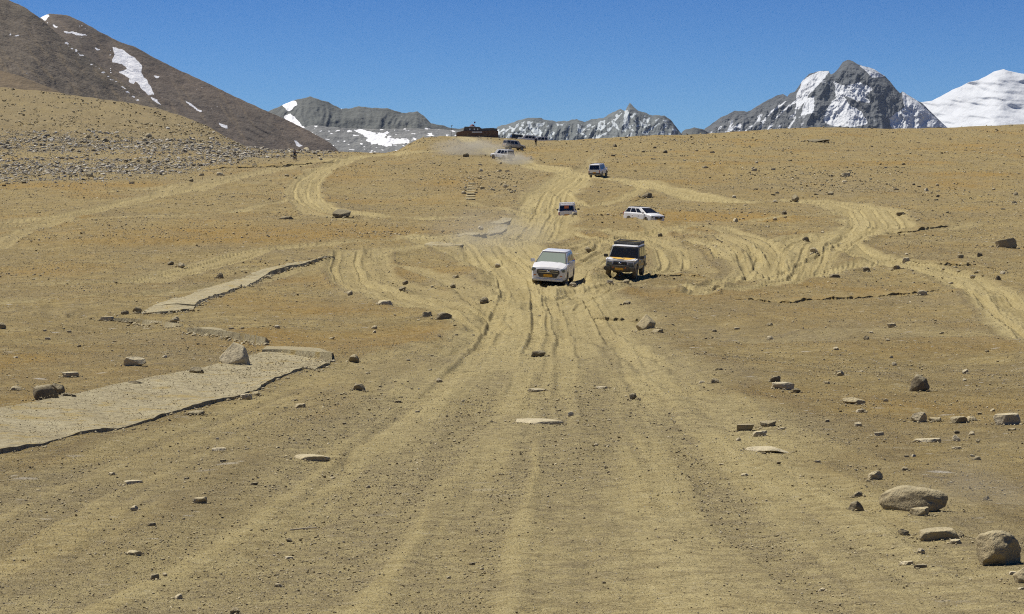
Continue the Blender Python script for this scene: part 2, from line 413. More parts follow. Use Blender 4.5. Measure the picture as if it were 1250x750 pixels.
def terrain(X, Y, full=False):
    X = np.asarray(X, float); Y = np.asarray(Y, float)
    shp = X.shape; X = X.ravel(); Y = Y.ravel()
    z, px = base_z(X, Y)
    amp = np.clip((Y + 10) / 80., .15, 1.) * np.clip((760 - Y) / 160., .0, 1.) 
    rc = np.interp(px, CREST_PX, CREST_D)
    near_crest = 1 - .8 * np.exp(-((Y - rc) / 25.) ** 2)
    amp = amp * near_crest
    z = z + .55 * amp * fbm(X / 38., Y / 60., 2, 5) + .33 * amp * fbm(X / 9., Y / 14., 3, 21)
    z = z + .055 * near_crest * fbm(X / 2.2, Y / 3.0, 4, 31, .6) * np.clip(Y / 28, .5, 3.0)
    z = z + .012 * fbm(X / .55, Y / .7, 2, 41)
    # rough ledges on the far left slope
    lz = sstep(420, 520, Y) * sstep(330, 200, px)
    z = z + lz * (1.3 * ridged(X / 20., Y / 26., 3, 55) + .5 * fbm(X / 5., Y / 8., 4, 56)) * near_crest
    for lx, ly, h, L in _LP:
        jit = fbm(px / 25., px * 0 + h * 10, 3, 77)
        yl = np.interp(px, lx, ly) * (1 + .02 * jit)
        fade = sstep(lx.min() - 4, lx.min() + 18, px) * sstep(lx.max() + 4, lx.max() - 18, px)
        hh = h * (.75 + .6 * fbm(px / 40., px * 0 + L, 2, 99))
        d = Y - yl
        z = z + fade * hh * sstep(0, 1., d / np.maximum(.8, .10 * (Y / 13.) ** 1.3)) * np.exp(-np.clip(d, 0, None) / L)
    for hx, hy, dep, sx, sy in HOLLOWS:
        z = z - dep * np.exp(-((X - hx) / sx) ** 2 - ((Y - hy) / sy) ** 2)
    for hx, hy, ax, ay, r in TILTS:
        z = z + ((X - hx) * ax + (Y - hy + 3.2) * ay) * np.exp(-(((X - hx) ** 2 + (Y - hy) ** 2) / r ** 2))
    # tracks
    road = np.zeros_like(z); stre = np.zeros_like(z); dz = np.zeros_like(z)
    for ti, (P, w, s) in enumerate(_TR):
        rut = s < 0; s = abs(s)
        wm = w * 2.2
        sel = np.nonzero((X > P[:, 0].min() - wm) & (X < P[:, 0].max() + wm) & (Y > P[:, 1].min() - wm) & (Y < P[:, 1].max() + wm))[0]
        if len(sel) == 0: continue
        xs = X[sel]; ys = Y[sel]
        best = np.full(len(sel), 1e9); lat = np.zeros(len(sel))
        for k in range(len(P) - 1):
            ax, ay = P[k]; bx, by = P[k + 1]; ex = bx - ax; ey = by - ay; l2 = ex * ex + ey * ey + 1e-9
            lo_x, hi_x = min(ax, bx) - wm, max(ax, bx) + wm; lo_y, hi_y = min(ay, by) - wm, max(ay, by) + wm
            q = np.nonzero((xs > lo_x) & (xs < hi_x) & (ys > lo_y) & (ys < hi_y))[0]
            if len(q) == 0: continue
            t = np.clip(((xs[q] - ax) * ex + (ys[q] - ay) * ey) / l2, 0, 1)
            dx = xs[q] - ax - t * ex; dy = ys[q] - ay - t * ey
            d = np.hypot(dx, dy); sg = np.sign(dx * ey - dy * ex)
            b = d < best[q]; qq = q[b]
            best[qq] = d[b]; lat[qq] = (d * sg)[b]
        wob = 1 + .35 * fbm(xs / 6., ys / 9., 2, 60 + ti)
        d = best / (w * wob)
        f = (1 - sstep(.75, 1.25, d)) * s
        la = lat + .12 * fbm(xs / 3., ys / 12., 2, 80 + ti)
        if ti == 0: la = la + .22 * fbm(xs / 1.6, ys / 12., 3, 84) * sstep(90, 40, ys)
        st = .5 + .9 * perlin(la * 1.7, ys * .02 + ti * 7.7, 90) + .5 * perlin(la * 5.5, ys * .05 + ti * 3.1, 91)
        st = np.clip(.5 + (st - .5) * (.35 + 1.3 * sstep(-.3, .5, fbm(xs / 5., ys / 16., 3, 95))), 0, 1) + .35 * fbm(xs / 1.3, ys / 3., 3, 96)
        st = np.clip(st, 0, 1)
        if ti == 0:
            nr = sstep(120, 50, ys)
            s2_ = .5 + 1.0 * fbm(la * 1.15 + 3.3, ys * .022, 3, 97) + .55 * fbm(la * 4.2, ys * .05, 3, 98)
            st = st * (1 - nr) + np.clip(.5 + (s2_ - .5) * .8, 0, 1) * nr
        if rut:
            st = .12 + .25 * fbm(xs / .8, ys / 4., 2, 99); f = f * sstep(-.35, .15, fbm(xs / 3.5, ys / 12., 2, 300 + ti))
        if rut:
            nf = .22 + .78 * sstep(28, 85, ys) if ti > 0 else 1.
            stre[sel] = stre[sel] * (1 - f * nf) + np.clip(st, 0, 1) * f * nf; road[sel] = np.maximum(road[sel], f)
            dz[sel] += (-.055 * f * np.clip(ys / 60., .5, 1.6) + .045 * s * np.exp(-((d - 1.5) / .35) ** 2) * np.clip(ys / 60., .4, 1.4)) * nf
            continue
        g = f > road[sel]
        gi = sel[g]
        road[gi] = np.maximum(road[gi], f[g]); stre[gi] = st[g]
        sc = np.clip(ys / 110., .15, 1.)
        prof = -.10 * f * sc * (1 - sstep(.6, 1.0, d)) + .11 * s * sc * np.exp(-((d - 1.15) / .28) ** 2) - (.075 - .01 * (ti == 0)) * f * (st - .5) * np.clip(ys / 60., .55, 1.5)
        dz[sel] += prof
    z = z + np.clip(dz, -.2, .2) * near_crest
    if not full: return z.reshape(shp)
    return z.reshape(shp), road.reshape(shp), stre.reshape(shp), px.reshape(shp)

GRID = {}
def hit(px, row):
    """first ground point seen at a photo pixel"""
    P, Yc, Z = GRID['px'], GRID['y'], GRID['z']
    k = int(np.clip(np.searchsorted(P, px) - 1, 0, len(P) - 2)); t = (px - P[k]) / (P[k + 1] - P[k])
    a = int(np.searchsorted(Yc, 10.)); Y = Yc[a:]; z = Z[a:, k] * (1 - t) + Z[a:, k + 1] * t
    d = z + (row - YH) / F * Y
    q = np.nonzero(d > 0)[0]
    q = int(q[0]) if len(q) else int(np.argmax(d[Y < 760]))
    y = Y[q]
    if q > 0 and d[q] > 0: y = Y[q - 1] + (Y[q] - Y[q - 1]) * (-d[q - 1]) / (d[q] - d[q - 1] + 1e-12)
    x = (px - CXP) / F * y
    return float(x), float(y), float(gz(x, y))
def gz(x, y):
    """height of the ground sheet as built"""
    P, Yc, Z = GRID['px'], GRID['y'], GRID['z']
    px = CXP + F * x / max(y, 10.)
    k = int(np.clip(np.searchsorted(P, px) - 1, 0, len(P) - 2)); t = (px - P[k]) / (P[k + 1] - P[k])
    j = int(np.clip(np.searchsorted(Yc, y) - 1, 0, len(Yc) - 2)); v = (y - Yc[j]) / (Yc[j + 1] - Yc[j])
    return (Z[j, k] * (1 - t) + Z[j, k + 1] * t) * (1 - v) + (Z[j + 1, k] * (1 - t) + Z[j + 1, k + 1] * t) * v

# ------------------------------------------------------------------ where the vehicles stand (hollows and slopes they stand on)
def XY(px, Y): return ((px - CXP) / F * Y, Y)
CAR = {}
CAR['mpv'] = XY(675, 130.0)
CAR['jeep'] = XY(763, 136.0)
CAR['rear_jeep'] = XY(693.5, 238.0)
CAR['side_suv'] = XY(786, 222.0)
CAR['up_suv'] = XY(730.5, 334.0)
CAR['dust_suv'] = XY(613, 412.0)
CAR['far_suv'] = XY(627, 478.0)
CAR['park_a'] = XY(643, 572.0)
CAR['park_b'] = XY(634, 574.0)
CAR['park_c'] = XY(658, 577.0)
HOLLOWS += [(*CAR['rear_jeep'], 1.12, 3.6, 6.5), (*CAR['side_suv'], .70, 5.0, 5.0)]
TILTS += [(*CAR['mpv'], -.06, .085, 4.8), (*CAR['jeep'], -.025, .045, 5.0)]

# ------------------------------------------------------------------ the ground sheet
def build_ground():
    ys = [-15., -9, -4, 0, 4, 7, 9]
    y = 10.
    while y < 770:
        ys.append(y); y += .033 * (y / 13.) ** 1.3
    while y < 17000:
        ys.append(y); y *= 1.12
    ys = np.array(ys)
    px = np.concatenate([np.arange(-4400, -420, 80), np.arange(-420, -12, 5), np.arange(-12, 1262, 1.05), np.arange(1262, 1670, 5), np.arange(1670, 5700, 80)])
    u = (px - CXP) / F
    Yg = np.repeat(ys[:, None], len(u), 1); Xg = u[None, :] * np.maximum(Yg, 10.)
    z, road, stre, pxs = terrain(Xg, Yg, True)
    GRID.update(px=px, y=ys, z=z)
    row = YH - z / np.maximum(Yg, 1) * F
    # ochre turf: noise plus the places where the photograph shows it
    g = sstep(.05, .5, fbm(Xg / 14., Yg / 26., 4, 201)) * .75
    g += sstep(.1, .5, fbm(Xg / 2.2, Yg / 5., 3, 202)) * .3
    for cx, cy, sx, sy, a in [(1180, 213, 60, 3, 1.3), (350, 285, 230, 10, .9), (110, 226, 120, 3.5, 1.4), (200, 295, 160, 5, .6), (400, 378, 90, 8, .9), (520, 405, 60, 8, .9),
                              (400, 487, 60, 22, .9), (850, 268, 80, 5, .9), (1150, 500, 160, 18, .5), (1180, 180, 80, 6, .4), (60, 490, 120, 12, .5), (300, 365, 60, 9, .6),
                              (820, 262, 60, 5, 1.), (560, 222, 40, 10, .7), (400, 215, 60, 8, .9), (1000, 385, 160, 10, .35), (930, 480, 60, 10, .4), (330, 410, 40, 10, .4), (1160, 228, 60, 4, .6), (870, 210, 40, 8, .4)]:
        g += a * np.exp(-((pxs - cx) / sx) ** 2 - ((row - cy) / sy) ** 2)
    g = np.clip(g * (1 - .9 * road), 0, 1)
    # gravelly ground
    gr = sstep(-.05, .35, fbm(Xg / 5., Yg / 9., 4, 301)) * .7
    gr += sstep(.35, .75, stre) * road * sstep(110, 45, Yg) * (.5 + .9 * sstep(-.2, .3, fbm(Xg / 1.5, Yg / 9., 3, 302)))
    gr *= 1 - .85 * road * sstep(40, 80, Yg)
    for cx, cy, sx, sy, a in [(200, 200, 200, 26, .9), (610, 222, 50, 16, .8), (1050, 225, 100, 14, .7), (230, 430, 120, 20, .6), (1000, 400, 220, 25, .5), (1180, 645, 60, 25, .8), (880, 285, 40, 15, .5)]:
        gr += a * np.exp(-((pxs - cx) / sx) ** 2 - ((row - cy) / sy) ** 2)
    hl = sstep(400, 480, Yg) * sstep(330, 240, pxs)
    gr += hl * (.75 + .5 * fbm(Xg / 9., Yg / 14., 4, 303)); g *= 1 - .8 * hl
    brown = hl * (.45 + .75 * sstep(-.25, .3, fbm(Xg / 12., Yg / 16., 4, 304))) + .55 * sstep(.05, .45, fbm(Xg / 16., Yg / 24., 4, 305)) * sstep(60, 120, Yg) + .4 * sstep(.1, .4, fbm(Xg / 1.6, Yg / 3.4, 4, 306)) * sstep(90, 50, Yg)
    stre = np.clip(stre + (1 - road) * np.clip(brown, 0, 1), 0, 1)
    for (gx0, gy0), wd_ in zip([(740, 425), (732, 470), (722, 520), (712, 580), (705, 650), (700, 730)], [16, 22, 30, 40, 48, 60]):
        gr += .55 * np.exp(-((pxs - gx0) / wd_) ** 2 - ((row - gy0) / (30 + (gy0 - 420) * .12)) ** 2); stre = np.clip(stre + .3 * np.exp(-((pxs - gx0) / wd_) ** 2 - ((row - gy0) / 40.) ** 2), 0, 1)
    # pale rubbed humps of dust on the road
    for cx, cy, sx, sy, a in [(380, 562, 30, 4, .8), (210, 570, 40, 4, .7), (660, 480, 60, 10, .4)]:
        stre = np.minimum(stre, 1 - a * np.exp(-((pxs - cx) / sx) ** 2 - ((row - cy) / sy) ** 2))
    gr = np.clip(gr, 0, 1)
    mask = np.stack([road, g, stre, gr], -1).reshape(-1, 4)
    V = np.stack([Xg, Yg, z], -1).reshape(-1, 3)
    me = np_mesh('ground', V, grid_faces(*Xg.shape), True, {'mask': mask})
    o = link('ground', me, mat=M_GROUND)
    tag(o, kind='structure', label='dry tan high desert ground with crossing wheel tracks')
M_GROUND = ground_material()
build_ground()

# ------------------------------------------------------------------ mountains
def mountain(name, crest, Dc, rb, mat, label, snow_f, k=1.7, relief=8., rs=(22, 40), seed=0, px_step=1., jag=1.2, extra=None, oct=5, scree_f=None, wind=0.):
    cx = np.array([c[0] for c in crest], float); cr = np.array([c[1] for c in crest], float)
    px = np.arange(cx.min(), cx.max(), px_step)
    rc = np.interp(px, cx, cr) + jag * fbm(px / 9., px * 0 + seed, 4, seed + 5)
    t = np.linspace(0, 1, max(int((rb - rc.min()) / px_step * 1.1), 30)) ** 1.05
    row = rc[None, :] + t[:, None] * (rb - rc)[None, :]
    P = np.repeat(px[None, :], len(t), 0)
    kw = int(36 / px_step) | 1; kk = np.hanning(kw + 2)[1:-1]; kk /= kk.sum()
    rcs = np.convolve(np.pad(np.interp(px, cx, cr), kw // 2, mode='reflect', reflect_type='odd'), kk, 'valid')
    rr = row - rcs[None, :]
    U = Dc / F
    pxw = P + wind * rr
    rel = ridged(pxw / rs[0] + .4 * fbm(P / 40., row / 40., 2, seed + 60), row / rs[1], oct, seed + 1, .55)
    D = Dc - k * U * rr - relief * U * rel * sstep(-1, 14, row - rc[None, :])
    if extra is not None: D = D + U * extra(P, row)
    X = (P - CXP) / F * D; Z = -(row - YH) / F * D
    snow = np.clip(snow_f(P, row, row - rc[None, :]), 0, 1)
    scr = np.clip(scree_f(P, row, row - rc[None, :]), 0, 1) if scree_f else snow * 0
    # the far side falls away behind the crest
    nb = 10
    s = np.linspace(.04, 1, nb)[::-1][:, None] * (rb - rc)[None, :] * U * 1.5
    Db = D[0][None, :] + s; Xb = X[0][None, :] * Db / D[0][None, :]; Zb = Z[0][None, :] - s * .6
    X = np.vstack([Xb, X]); Y = np.vstack([Db, D]); Z = np.vstack([Zb, Z])
    sn = np.vstack([np.repeat(snow[:1], nb, 0), snow]); sc = np.vstack([np.repeat(scr[:1], nb, 0), scr])
    V = np.stack([X, Y, Z], -1).reshape(-1, 3)
    mask = np.stack([sn, sc, sn * 0, sn * 0 + 1], -1).reshape(-1, 4)
    Fc = grid_faces(*X.shape)[:, ::-1]
    me = np_mesh(name, V, Fc, True, {'mask': mask})
    o = link(name, me, mat=mat); tag(o, label, kind='structure')
    return o

def snow_polys(polys, noise=.0, seed=0):
    def f(P, r, d):
        s = 0
        for q in polys:
            w = q[1] if isinstance(q, tuple) and isinstance(q[1], float) else 1.
            pl = q[0] if isinstance(q, tuple) and isinstance(q[1], float) else q
            s = np.maximum(s, w * soft_poly(P, r, pl, .8, .8, seed))
        return s
    return f
EXT = lambda z, s, ox, oy: [(a / s + ox, b / s + oy) for a, b in z]

# brown scree slopes on the left
Z1 = 2.976
near_crest = [(-700, -150), (-300, -110), (-80, -45), (0, -8), (10, 0), (30, 9), (50, 23)] + EXT([(200, 115), (270, 170), (350, 230), (430, 290), (520, 350), (590, 385), (700, 440), (800, 490), (900, 560)], Z1, 0, 0)
back_crest = [(-20, 42), (30, 24)] + EXT([(135, 68), (160, 58), (180, 50), (240, 55), (290, 75), (370, 120), (440, 155), (490, 170), (560, 210), (650, 255), (750, 300), (850, 350), (960, 400), (1050, 440), (1130, 480), (1200, 520), (1240, 560), (1290, 600)], Z1, 0, 0)
m_brown = mountain_material('brown_scree', (.235, .195, .148), (.155, .136, .108), .012, bump=.5)
m_brown2 = mountain_material('brown_scree_far', (.215, .172, .135), (.145, .125, .104), .009, bump=.5)
def brown_snow(P, r, d):
    n = fbm(P / 5., r / 3., 3, 71)
    s = .75 * sstep(.42, .6, n) * sstep(.0, .4, fbm(P / 45. - r / 40., r / 60. + P / 200., 2, 72))
    line = np.exp(-((r - (36 + (P - 10) * .62 + 4 * np.sin(P / 9.))) / 3.5) ** 2) * (P < 30)
    line2 = np.exp(-((r - (60 + (P - 90) * .80)) / 2.5) ** 2) * (P > 70) * (P < 200)
    return s * .9 + line * sstep(.1, .4, n) * 1. + line2 * sstep(.05, .3, n) * 1.
def brown_scree(P, r, d):
    return sstep(.0, .5, fbm((P * .8 + r * 1.1) / 60., (P - r * .8) / 9., 3, 75)) * .55 * sstep(20, 70, r)
mountain('mountain', near_crest, 2300., 230, m_brown, 'nearest dark brown scree mountain slope at upper left', brown_snow, k=1.5, relief=3.2, rs=(40, 150), seed=3, jag=.9, scree_f=brown_scree, wind=-1.1)
big_patch = EXT([(405, 170), (440, 180), (490, 210), (515, 240), (512, 265), (540, 300), (560, 345), (540, 345), (512, 322), (500, 300), (470, 285), (430, 262), (462, 252), (445, 235), (405, 225), (418, 195)], Z1, 0, 0)
patches = [big_patch, EXT([(790, 443), (812, 452), (828, 455), (828, 470), (808, 465)], Z1, 0, 0), EXT([(1062, 508), (1082, 518), (1102, 532), (1085, 536)], Z1, 0, 0),
           EXT([(540, 350), (560, 358), (592, 388), (575, 380)], Z1, 0, 0), EXT([(145, 66), (155, 55), (180, 56), (165, 76)], Z1, 0, 0),
           EXT([(555, 275), (580, 278), (570, 288)], Z1, 0, 0), EXT([(668, 360), (735, 405), (728, 408), (690, 385)], Z1, 0, 0), EXT([(470, 290), (490, 290), (486, 306), (470, 300)], Z1, 0, 0),
           EXT([(230, 112), (320, 128), (300, 132), (240, 119)], Z1, 0, 0), EXT([(340, 172), (368, 180), (350, 184)], Z1, 0, 0), EXT([(185, 88), (215, 98), (205, 102)], Z1, 0, 0)]
def back_snow(P, r, d):
    s = snow_polys(patches, seed=4)(P, r, d)
    n = fbm(P / 3.5, r / 1.8, 3, 81); w = sstep(0, .4, fbm(P / 30., r / 20., 2, 82)) + .6 * (P < 140) * (r < 90)
    s = np.maximum(s, .8 * sstep(.38, .58, n) * w * (P < 300))
    b = np.exp(-((r - (100 + (P - 130) * .62)) / 5.) ** 2)
    return np.maximum(s, b * sstep(.25, .45, n) * .9)
def back_scree(P, r, d):
    return sstep(.1, .5, fbm((P * .8 + r * 1.1) / 70., (P - r * .7) / 8., 3, 85)) * .3
mountain('mountain', back_crest, 3100., 232, m_brown2, 'long brown mountain ridge with a big snow patch at upper left', back_snow, k=1.5, relief=3.2, rs=(45, 160), seed=13, jag=.9, scree_f=back_scree, wind=-1.5)
m_foot = mountain_material('tan_foothill', (.22, .17, .11), (.15, .12, .085), .03, bump=.6)
mountain('hill', [(-500, 50), (-100, 75), (0, 86), (25, 93), (50, 103), (70, 111), (90, 122), (130, 150)], 1300., 222, m_foot, 'low tan foothill under the brown mountain at left edge',
         lambda P, r, d: P * 0, k=2.2, relief=2, seed=23, jag=.6)

# grey mountains in the middle
m_grey = mountain_material('grey_rock_far', (.165, .172, .158), (.125, .132, .122), .002, bump=.5)
Z2 = 4.167
grey_crest = [(300, 190), (318, 150)] + EXT([(30, 235), (60, 220), (100, 205), (150, 180), (200, 170), (245, 158), (280, 170), (330, 185), (400, 220), (450, 218), (490, 208), (540, 215), (570, 215), (640, 220), (690, 235), (730, 242), (790, 235), (820, 255), (860, 295), (920, 305), (960, 320), (1000, 322), (1060, 310), (1120, 322), (1180, 318)], Z2, 320, 80) + [(612, 170)]
gs = [EXT([(100, 205), (120, 190), (150, 178), (175, 180), (178, 198), (150, 225), (130, 232)], Z2, 320, 80), EXT([(110, 262), (140, 245), (165, 262), (200, 300), (225, 325), (180, 315), (130, 285)], Z2, 320, 80),
      EXT([(825, 320), (850, 318), (870, 335), (875, 355), (840, 356)], Z2, 320, 80)]
def grey_snow(P, r, d):
    s = snow_polys(gs, seed=6)(P, r, d)
    n = fbm(P / 4., r / 4., 3, 91)
    s = np.maximum(s, .62 * sstep(.35, .6, n) * (P > 480))
    return np.maximum(s, np.exp(-(d / 1.2) ** 2) * sstep(.2, .5, fbm(P / 6., P * 0, 2, 92)) * .7)
mountain('mountain', grey_crest, 7500., 222, m_grey, 'dark grey rounded mountain left of the stone building', grey_snow, k=1.4, relief=9., rs=(30, 60), seed=31, jag=1.2)
m_mor = mountain_material('moraine', (.25, .25, .24), (.17, .175, .17), .004, bump=.7)
def mor_snow(P, r, d):
    big = in_poly(P + 5 * fbm(P / 8., r / 5., 3, 95), r + 3 * fbm(P / 8., r / 5., 3, 96), EXT([(470, 325), (530, 330), (575, 345), (640, 335), (630, 365), (690, 372), (750, 368), (755, 395), (700, 400), (640, 412), (560, 400), (520, 365)], Z2, 320, 80))
    n = fbm(P / 10., r / 2.6, 4, 97)
    return np.maximum(.75 * sstep(.12, .42, n), big * (.55 + .5 * n + .2))
mountain('mountain', [(350, 190), (366, 158), (380, 153), (400, 155), (430, 157), (460, 158), (500, 157), (540, 158), (560, 160), (600, 166), (620, 176)], 4800., 222, m_mor,
         'low grey slope streaked with snow left of the stone building', mor_snow, k=2.2, relief=3., rs=(14, 14), seed=37, jag=.8)
Z3 = 3.906
mid_crest = [(590, 185), (600, 164)] + EXT([(265, 95), (310, 85), (370, 65), (410, 55), (470, 55), (490, 65), (540, 70), (600, 70), (640, 60), (680, 75), (710, 62), (770, 55), (800, 35), (850, 12), (872, 22), (882, 0), (893, -15), (910, 0), (935, 20), (990, 40), (1060, 45), (1090, 65), (1110, 90), (1135, 125)], Z3, 540, 130) + [(836, 168), (850, 185)]
mp = [EXT([(405, 70), (425, 72), (428, 100), (470, 110), (475, 130), (440, 140), (420, 115), (405, 95)], Z3, 540, 130), EXT([(870, 15), (885, 20), (890, 60), (885, 110), (870, 135), (862, 90), (866, 50)], Z3, 540, 130),
      EXT([(640, 80), (655, 90), (660, 115), (690, 145), (680, 150), (650, 125)], Z3, 540, 130), EXT([(535, 78), (560, 82), (550, 96)], Z3, 540, 130), EXT([(805, 60), (825, 80), (850, 110), (840, 118), (812, 92)], Z3, 540, 130)]
def mid_snow(P, r, d):
    s = snow_polys(mp, seed=8)(P, r, d)
    n = ridged((P + r * .8) / 13., r / 22., 4, 101); n2 = fbm(P / 5., r / 5., 3, 102)
    return np.maximum(s * .8, .75 * sstep(.45, .85, n + .5 * n2) * sstep(0, 5, d) + .25 * sstep(150, 170, r))
m_mid = mountain_material('grey_rock_snowy', (.20, .215, .21), (.17, .185, .18), .0015, bump=.5, snow_tint=(.50, .54, .55))  # rock lightened and snow dulled: distance haze painted into the colours
mountain('mountain', mid_crest, 8200., 222, m_mid, 'jagged grey mountain with snowy gullies right of the stone building', mid_snow, k=1.4, relief=11., rs=(16, 34), px_step=.8, seed=41, jag=1.6)
mountain('mountain', [(828, 175), (832, 162), (837, 158), (847, 156), (859, 158), (866, 163), (872, 175)], 8600., 222, m_grey, 'small grey knoll between the two snowy mountains', lambda P, r, d: P * 0, k=1.4, relief=6, rs=(14, 30), seed=43, px_step=.7)

# the great snow peak
Z4 = 2.976
peak_crest = [(840, 190), (858, 163)] + EXT([(90, 320), (150, 277), (200, 255), (225, 254), (245, 258), (262, 250), (300, 225), (350, 200), (375, 193), (390, 203), (400, 190), (418, 185), (445, 145), (470, 120), (500, 111), (540, 108), (548, 122), (562, 116), (578, 98), (592, 76), (610, 69), (628, 74), (650, 88), (700, 100), (745, 128), (765, 150), (785, 175), (800, 190), (808, 184), (850, 210), (880, 226), (915, 262), (955, 300), (985, 330)], Z4, 830, 50) + [(1172, 180)]
white = [EXT([(445, 147), (500, 113), (540, 110), (528, 130), (500, 160), (465, 200), (430, 250), (410, 240), (400, 222), (425, 200)], Z4, 830, 50),
         EXT([(650, 90), (700, 101), (745, 128), (708, 133), (688, 122)], Z4, 830, 50),
         EXT([(560, 150), (600, 165), (650, 150), (700, 175), (672, 200), (690, 225), (640, 215), (590, 195), (610, 230), (660, 260), (682, 300), (640, 312), (560, 310), (520, 290), (540, 240), (570, 205)], Z4, 830, 50),
         EXT([(455, 215), (488, 200), (484, 260), (440, 270)], Z4, 830, 50),
         EXT([(808, 186), (850, 210), (900, 255), (960, 308), (900, 320), (770, 320), (760, 280), (815, 245)], Z4, 830, 50)]
darkp = [EXT([(705, 140), (762, 150), (800, 190), (818, 238), (782, 252), (758, 300), (725, 300), (700, 250), (690, 200), (715, 165)], Z4, 830, 50), EXT([(592, 78), (612, 70), (640, 85), (690, 125), (655, 150), (600, 162), (562, 145), (570, 110)], Z4, 830, 50),
         EXT([(860, 225), (920, 280), (915, 298), (880, 290), (880, 260)], Z4, 830, 50), EXT([(378, 196), (412, 250), (440, 310), (395, 300), (372, 240)], Z4, 830, 50), EXT([(300, 228), (372, 200), (365, 230), (300, 245), (250, 262)], Z4, 830, 50)]
def peak_snow(P, r, d):
    w = snow_polys(white, seed=10)(P, r, d); k = snow_polys(darkp, seed=12)(P, r, d)
    n = ridged((P - r * .7) / 11., (r + P * .3) / 9., 5, 111, .65); n2 = fbm(P / 2.6, r / 2.2, 4, 112, .7)
    left = (P < 972)
    s = .31 + .95 * w + .20 * n2 + .30 * (n - .5) - .50 * k
    s = np.where(left, .22 + .55 * sstep(.35, .85, ridged((P + r * .9) / 12., r / 26., 4, 113)) * sstep(3, 16, d) + .25 * n2, s)
    return np.where((P > 1150), 1, s)
def peak_relief(P, r):
    # buttresses: an arete from the summit to lower right, one down the middle, one under the left shoulder
    def ridge(pts, h, w):
        ys = np.array([q[1] for q in pts]); xs = np.array([q[0] for q in pts])
        c = np.interp(r, ys, xs); return -h * np.exp(-np.abs(P - c) / w) * sstep(ys[0] - 4, ys[0] + 20, r)
    return ridge([(1036, 73), (1050, 90), (1066, 110), (1075, 135), (1078, 170)], 13, 12) + ridge([(1030, 76), (1014, 95), (1000, 120), (985, 150), (980, 170)], 9, 11) + \
        ridge([(956, 115), (965, 130), (976, 150), (985, 170)], 9, 8) + ridge([(1103, 112), (1118, 130), (1140, 160)], 7, 9) + ridge([(1085, 98), (1098, 118), (1106, 150)], 6, 8)
m_peak = mountain_material('peak_rock', (.115, .125, .132), (.16, .163, .16), .0018, snow_tint=(.62, .64, .66), bump=.8)
mountain('mountain', peak_crest, 11000., 222, m_peak, 'tallest rocky peak with snow faces at upper right', peak_snow, k=1.15, relief=9., rs=(17, 26), px_step=.7, seed=51, jag=1.0, extra=peak_relief, oct=6)
m_snow = mountain_material('glacier_snow', (.25, .26, .27), (.3, .3, .31), .0012, snow_tint=(.62, .64, .66), bump=.35)
snow_crest = [(1090, 200), (1110, 140)] + EXT([(870, 224), (915, 218), (950, 200), (990, 178), (1020, 166), (1050, 150), (1085, 142), (1110, 130), (1140, 112), (1175, 103), (1200, 111), (1225, 116), (1250, 120)], Z4, 830, 50) + [(1290, 92), (1340, 112), (1400, 118), (1500, 135), (1700, 150), (2000, 168)]
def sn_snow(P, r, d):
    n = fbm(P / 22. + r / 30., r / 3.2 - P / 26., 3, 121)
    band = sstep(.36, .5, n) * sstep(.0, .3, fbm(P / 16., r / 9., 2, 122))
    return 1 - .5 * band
def sn_relief(P, r):
    return 14. * fbm(P / 60. + r / 50., (r - P * .22) / 16., 3, 131) - 6 * np.exp(-((P - np.interp(r, [84, 110, 160], [1228, 1262, 1290])) / 26.) ** 2)
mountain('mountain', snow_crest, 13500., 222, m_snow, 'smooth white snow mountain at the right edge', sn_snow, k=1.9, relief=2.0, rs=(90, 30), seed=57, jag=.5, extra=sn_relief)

# ------------------------------------------------------------------ rocks
def ico(sub):
    bm = bmesh.new(); bmesh.ops.create_icosphere(bm, subdivisions=sub, radius=1)
    V = np.array([v.co[:] for v in bm.verts]); Fc = np.array([[v.index for v in f.verts] for f in bm.faces]); bm.free(); return V, Fc
ICO = {k: ico(k) for k in (1, 2, 3, 4, 5)}
ICO[0] = (np.array([(1, 0, 0), (-1, 0, 0), (0, 1, 0), (0, -1, 0), (0, 0, 1), (0, 0, -1)], float), np.array([(0, 2, 4), (2, 1, 4), (1, 3, 4), (3, 0, 4), (2, 0, 5), (1, 2, 5), (3, 1, 5), (0, 3, 5)]))
def rock_shape(seed, sub=3, cuts=11, kind='boulder'):
    rs = np.random.RandomState(seed)
    V, Fc = ICO[sub]; V = V.copy()
    V = V * (1 + .18 * fbm(V[:, 0] * 1.3 + seed, V[:, 1] * 1.3 + V[:, 2] * 1.1, 2, seed))[:, None]
    if sub == 5: cuts = 7
    for k in range(cuts):
        n = rs.normal(size=3); n /= np.linalg.norm(n)
        c = rs.uniform(.45, .85) if sub < 5 else rs.uniform(.62, .92)
        d = V @ n
        V = np.where((d > c)[:, None], V - n[None, :] * ((d - c) * .96)[:, None], V)
    if kind == 'slab':
        V[:, 2] = np.clip(V[:, 2], -.55, .42 + .06 * V[:, 0])
    if kind == 'wedge':
        V[:, 2] *= 1.0 + .45 * (-V[:, 0]); V[:, 0] += .15 * V[:, 2]
    if kind == 'upright':
        n = np.array([-.22, -.75, .58]); n /= np.linalg.norm(n); d = V @ n; V = np.where((d > .42)[:, None], V - n * ((d - .42) * .97)[:, None], V)
        n = np.array([-.75, -.1, .55]); n /= np.linalg.norm(n); d = V @ n; V = np.where((d > .55)[:, None], V - n * ((d - .55) * .97)[:, None], V)
    r = (.035 if sub < 4 else .07) * fbm(V[:, 0] * 3.5 + seed, V[:, 1] * 3.5 - V[:, 2] * 3, 3 if sub < 4 else 5, seed + 3, .6)
    V = V * (1 + r)[:, None]
    for a in range(3):
        V[:, a] = (V[:, a] - (V[:, a].max() + V[:, a].min()) / 2) / (V[:, a].max() - V[:, a].min())   # unit box
    return V, Fc
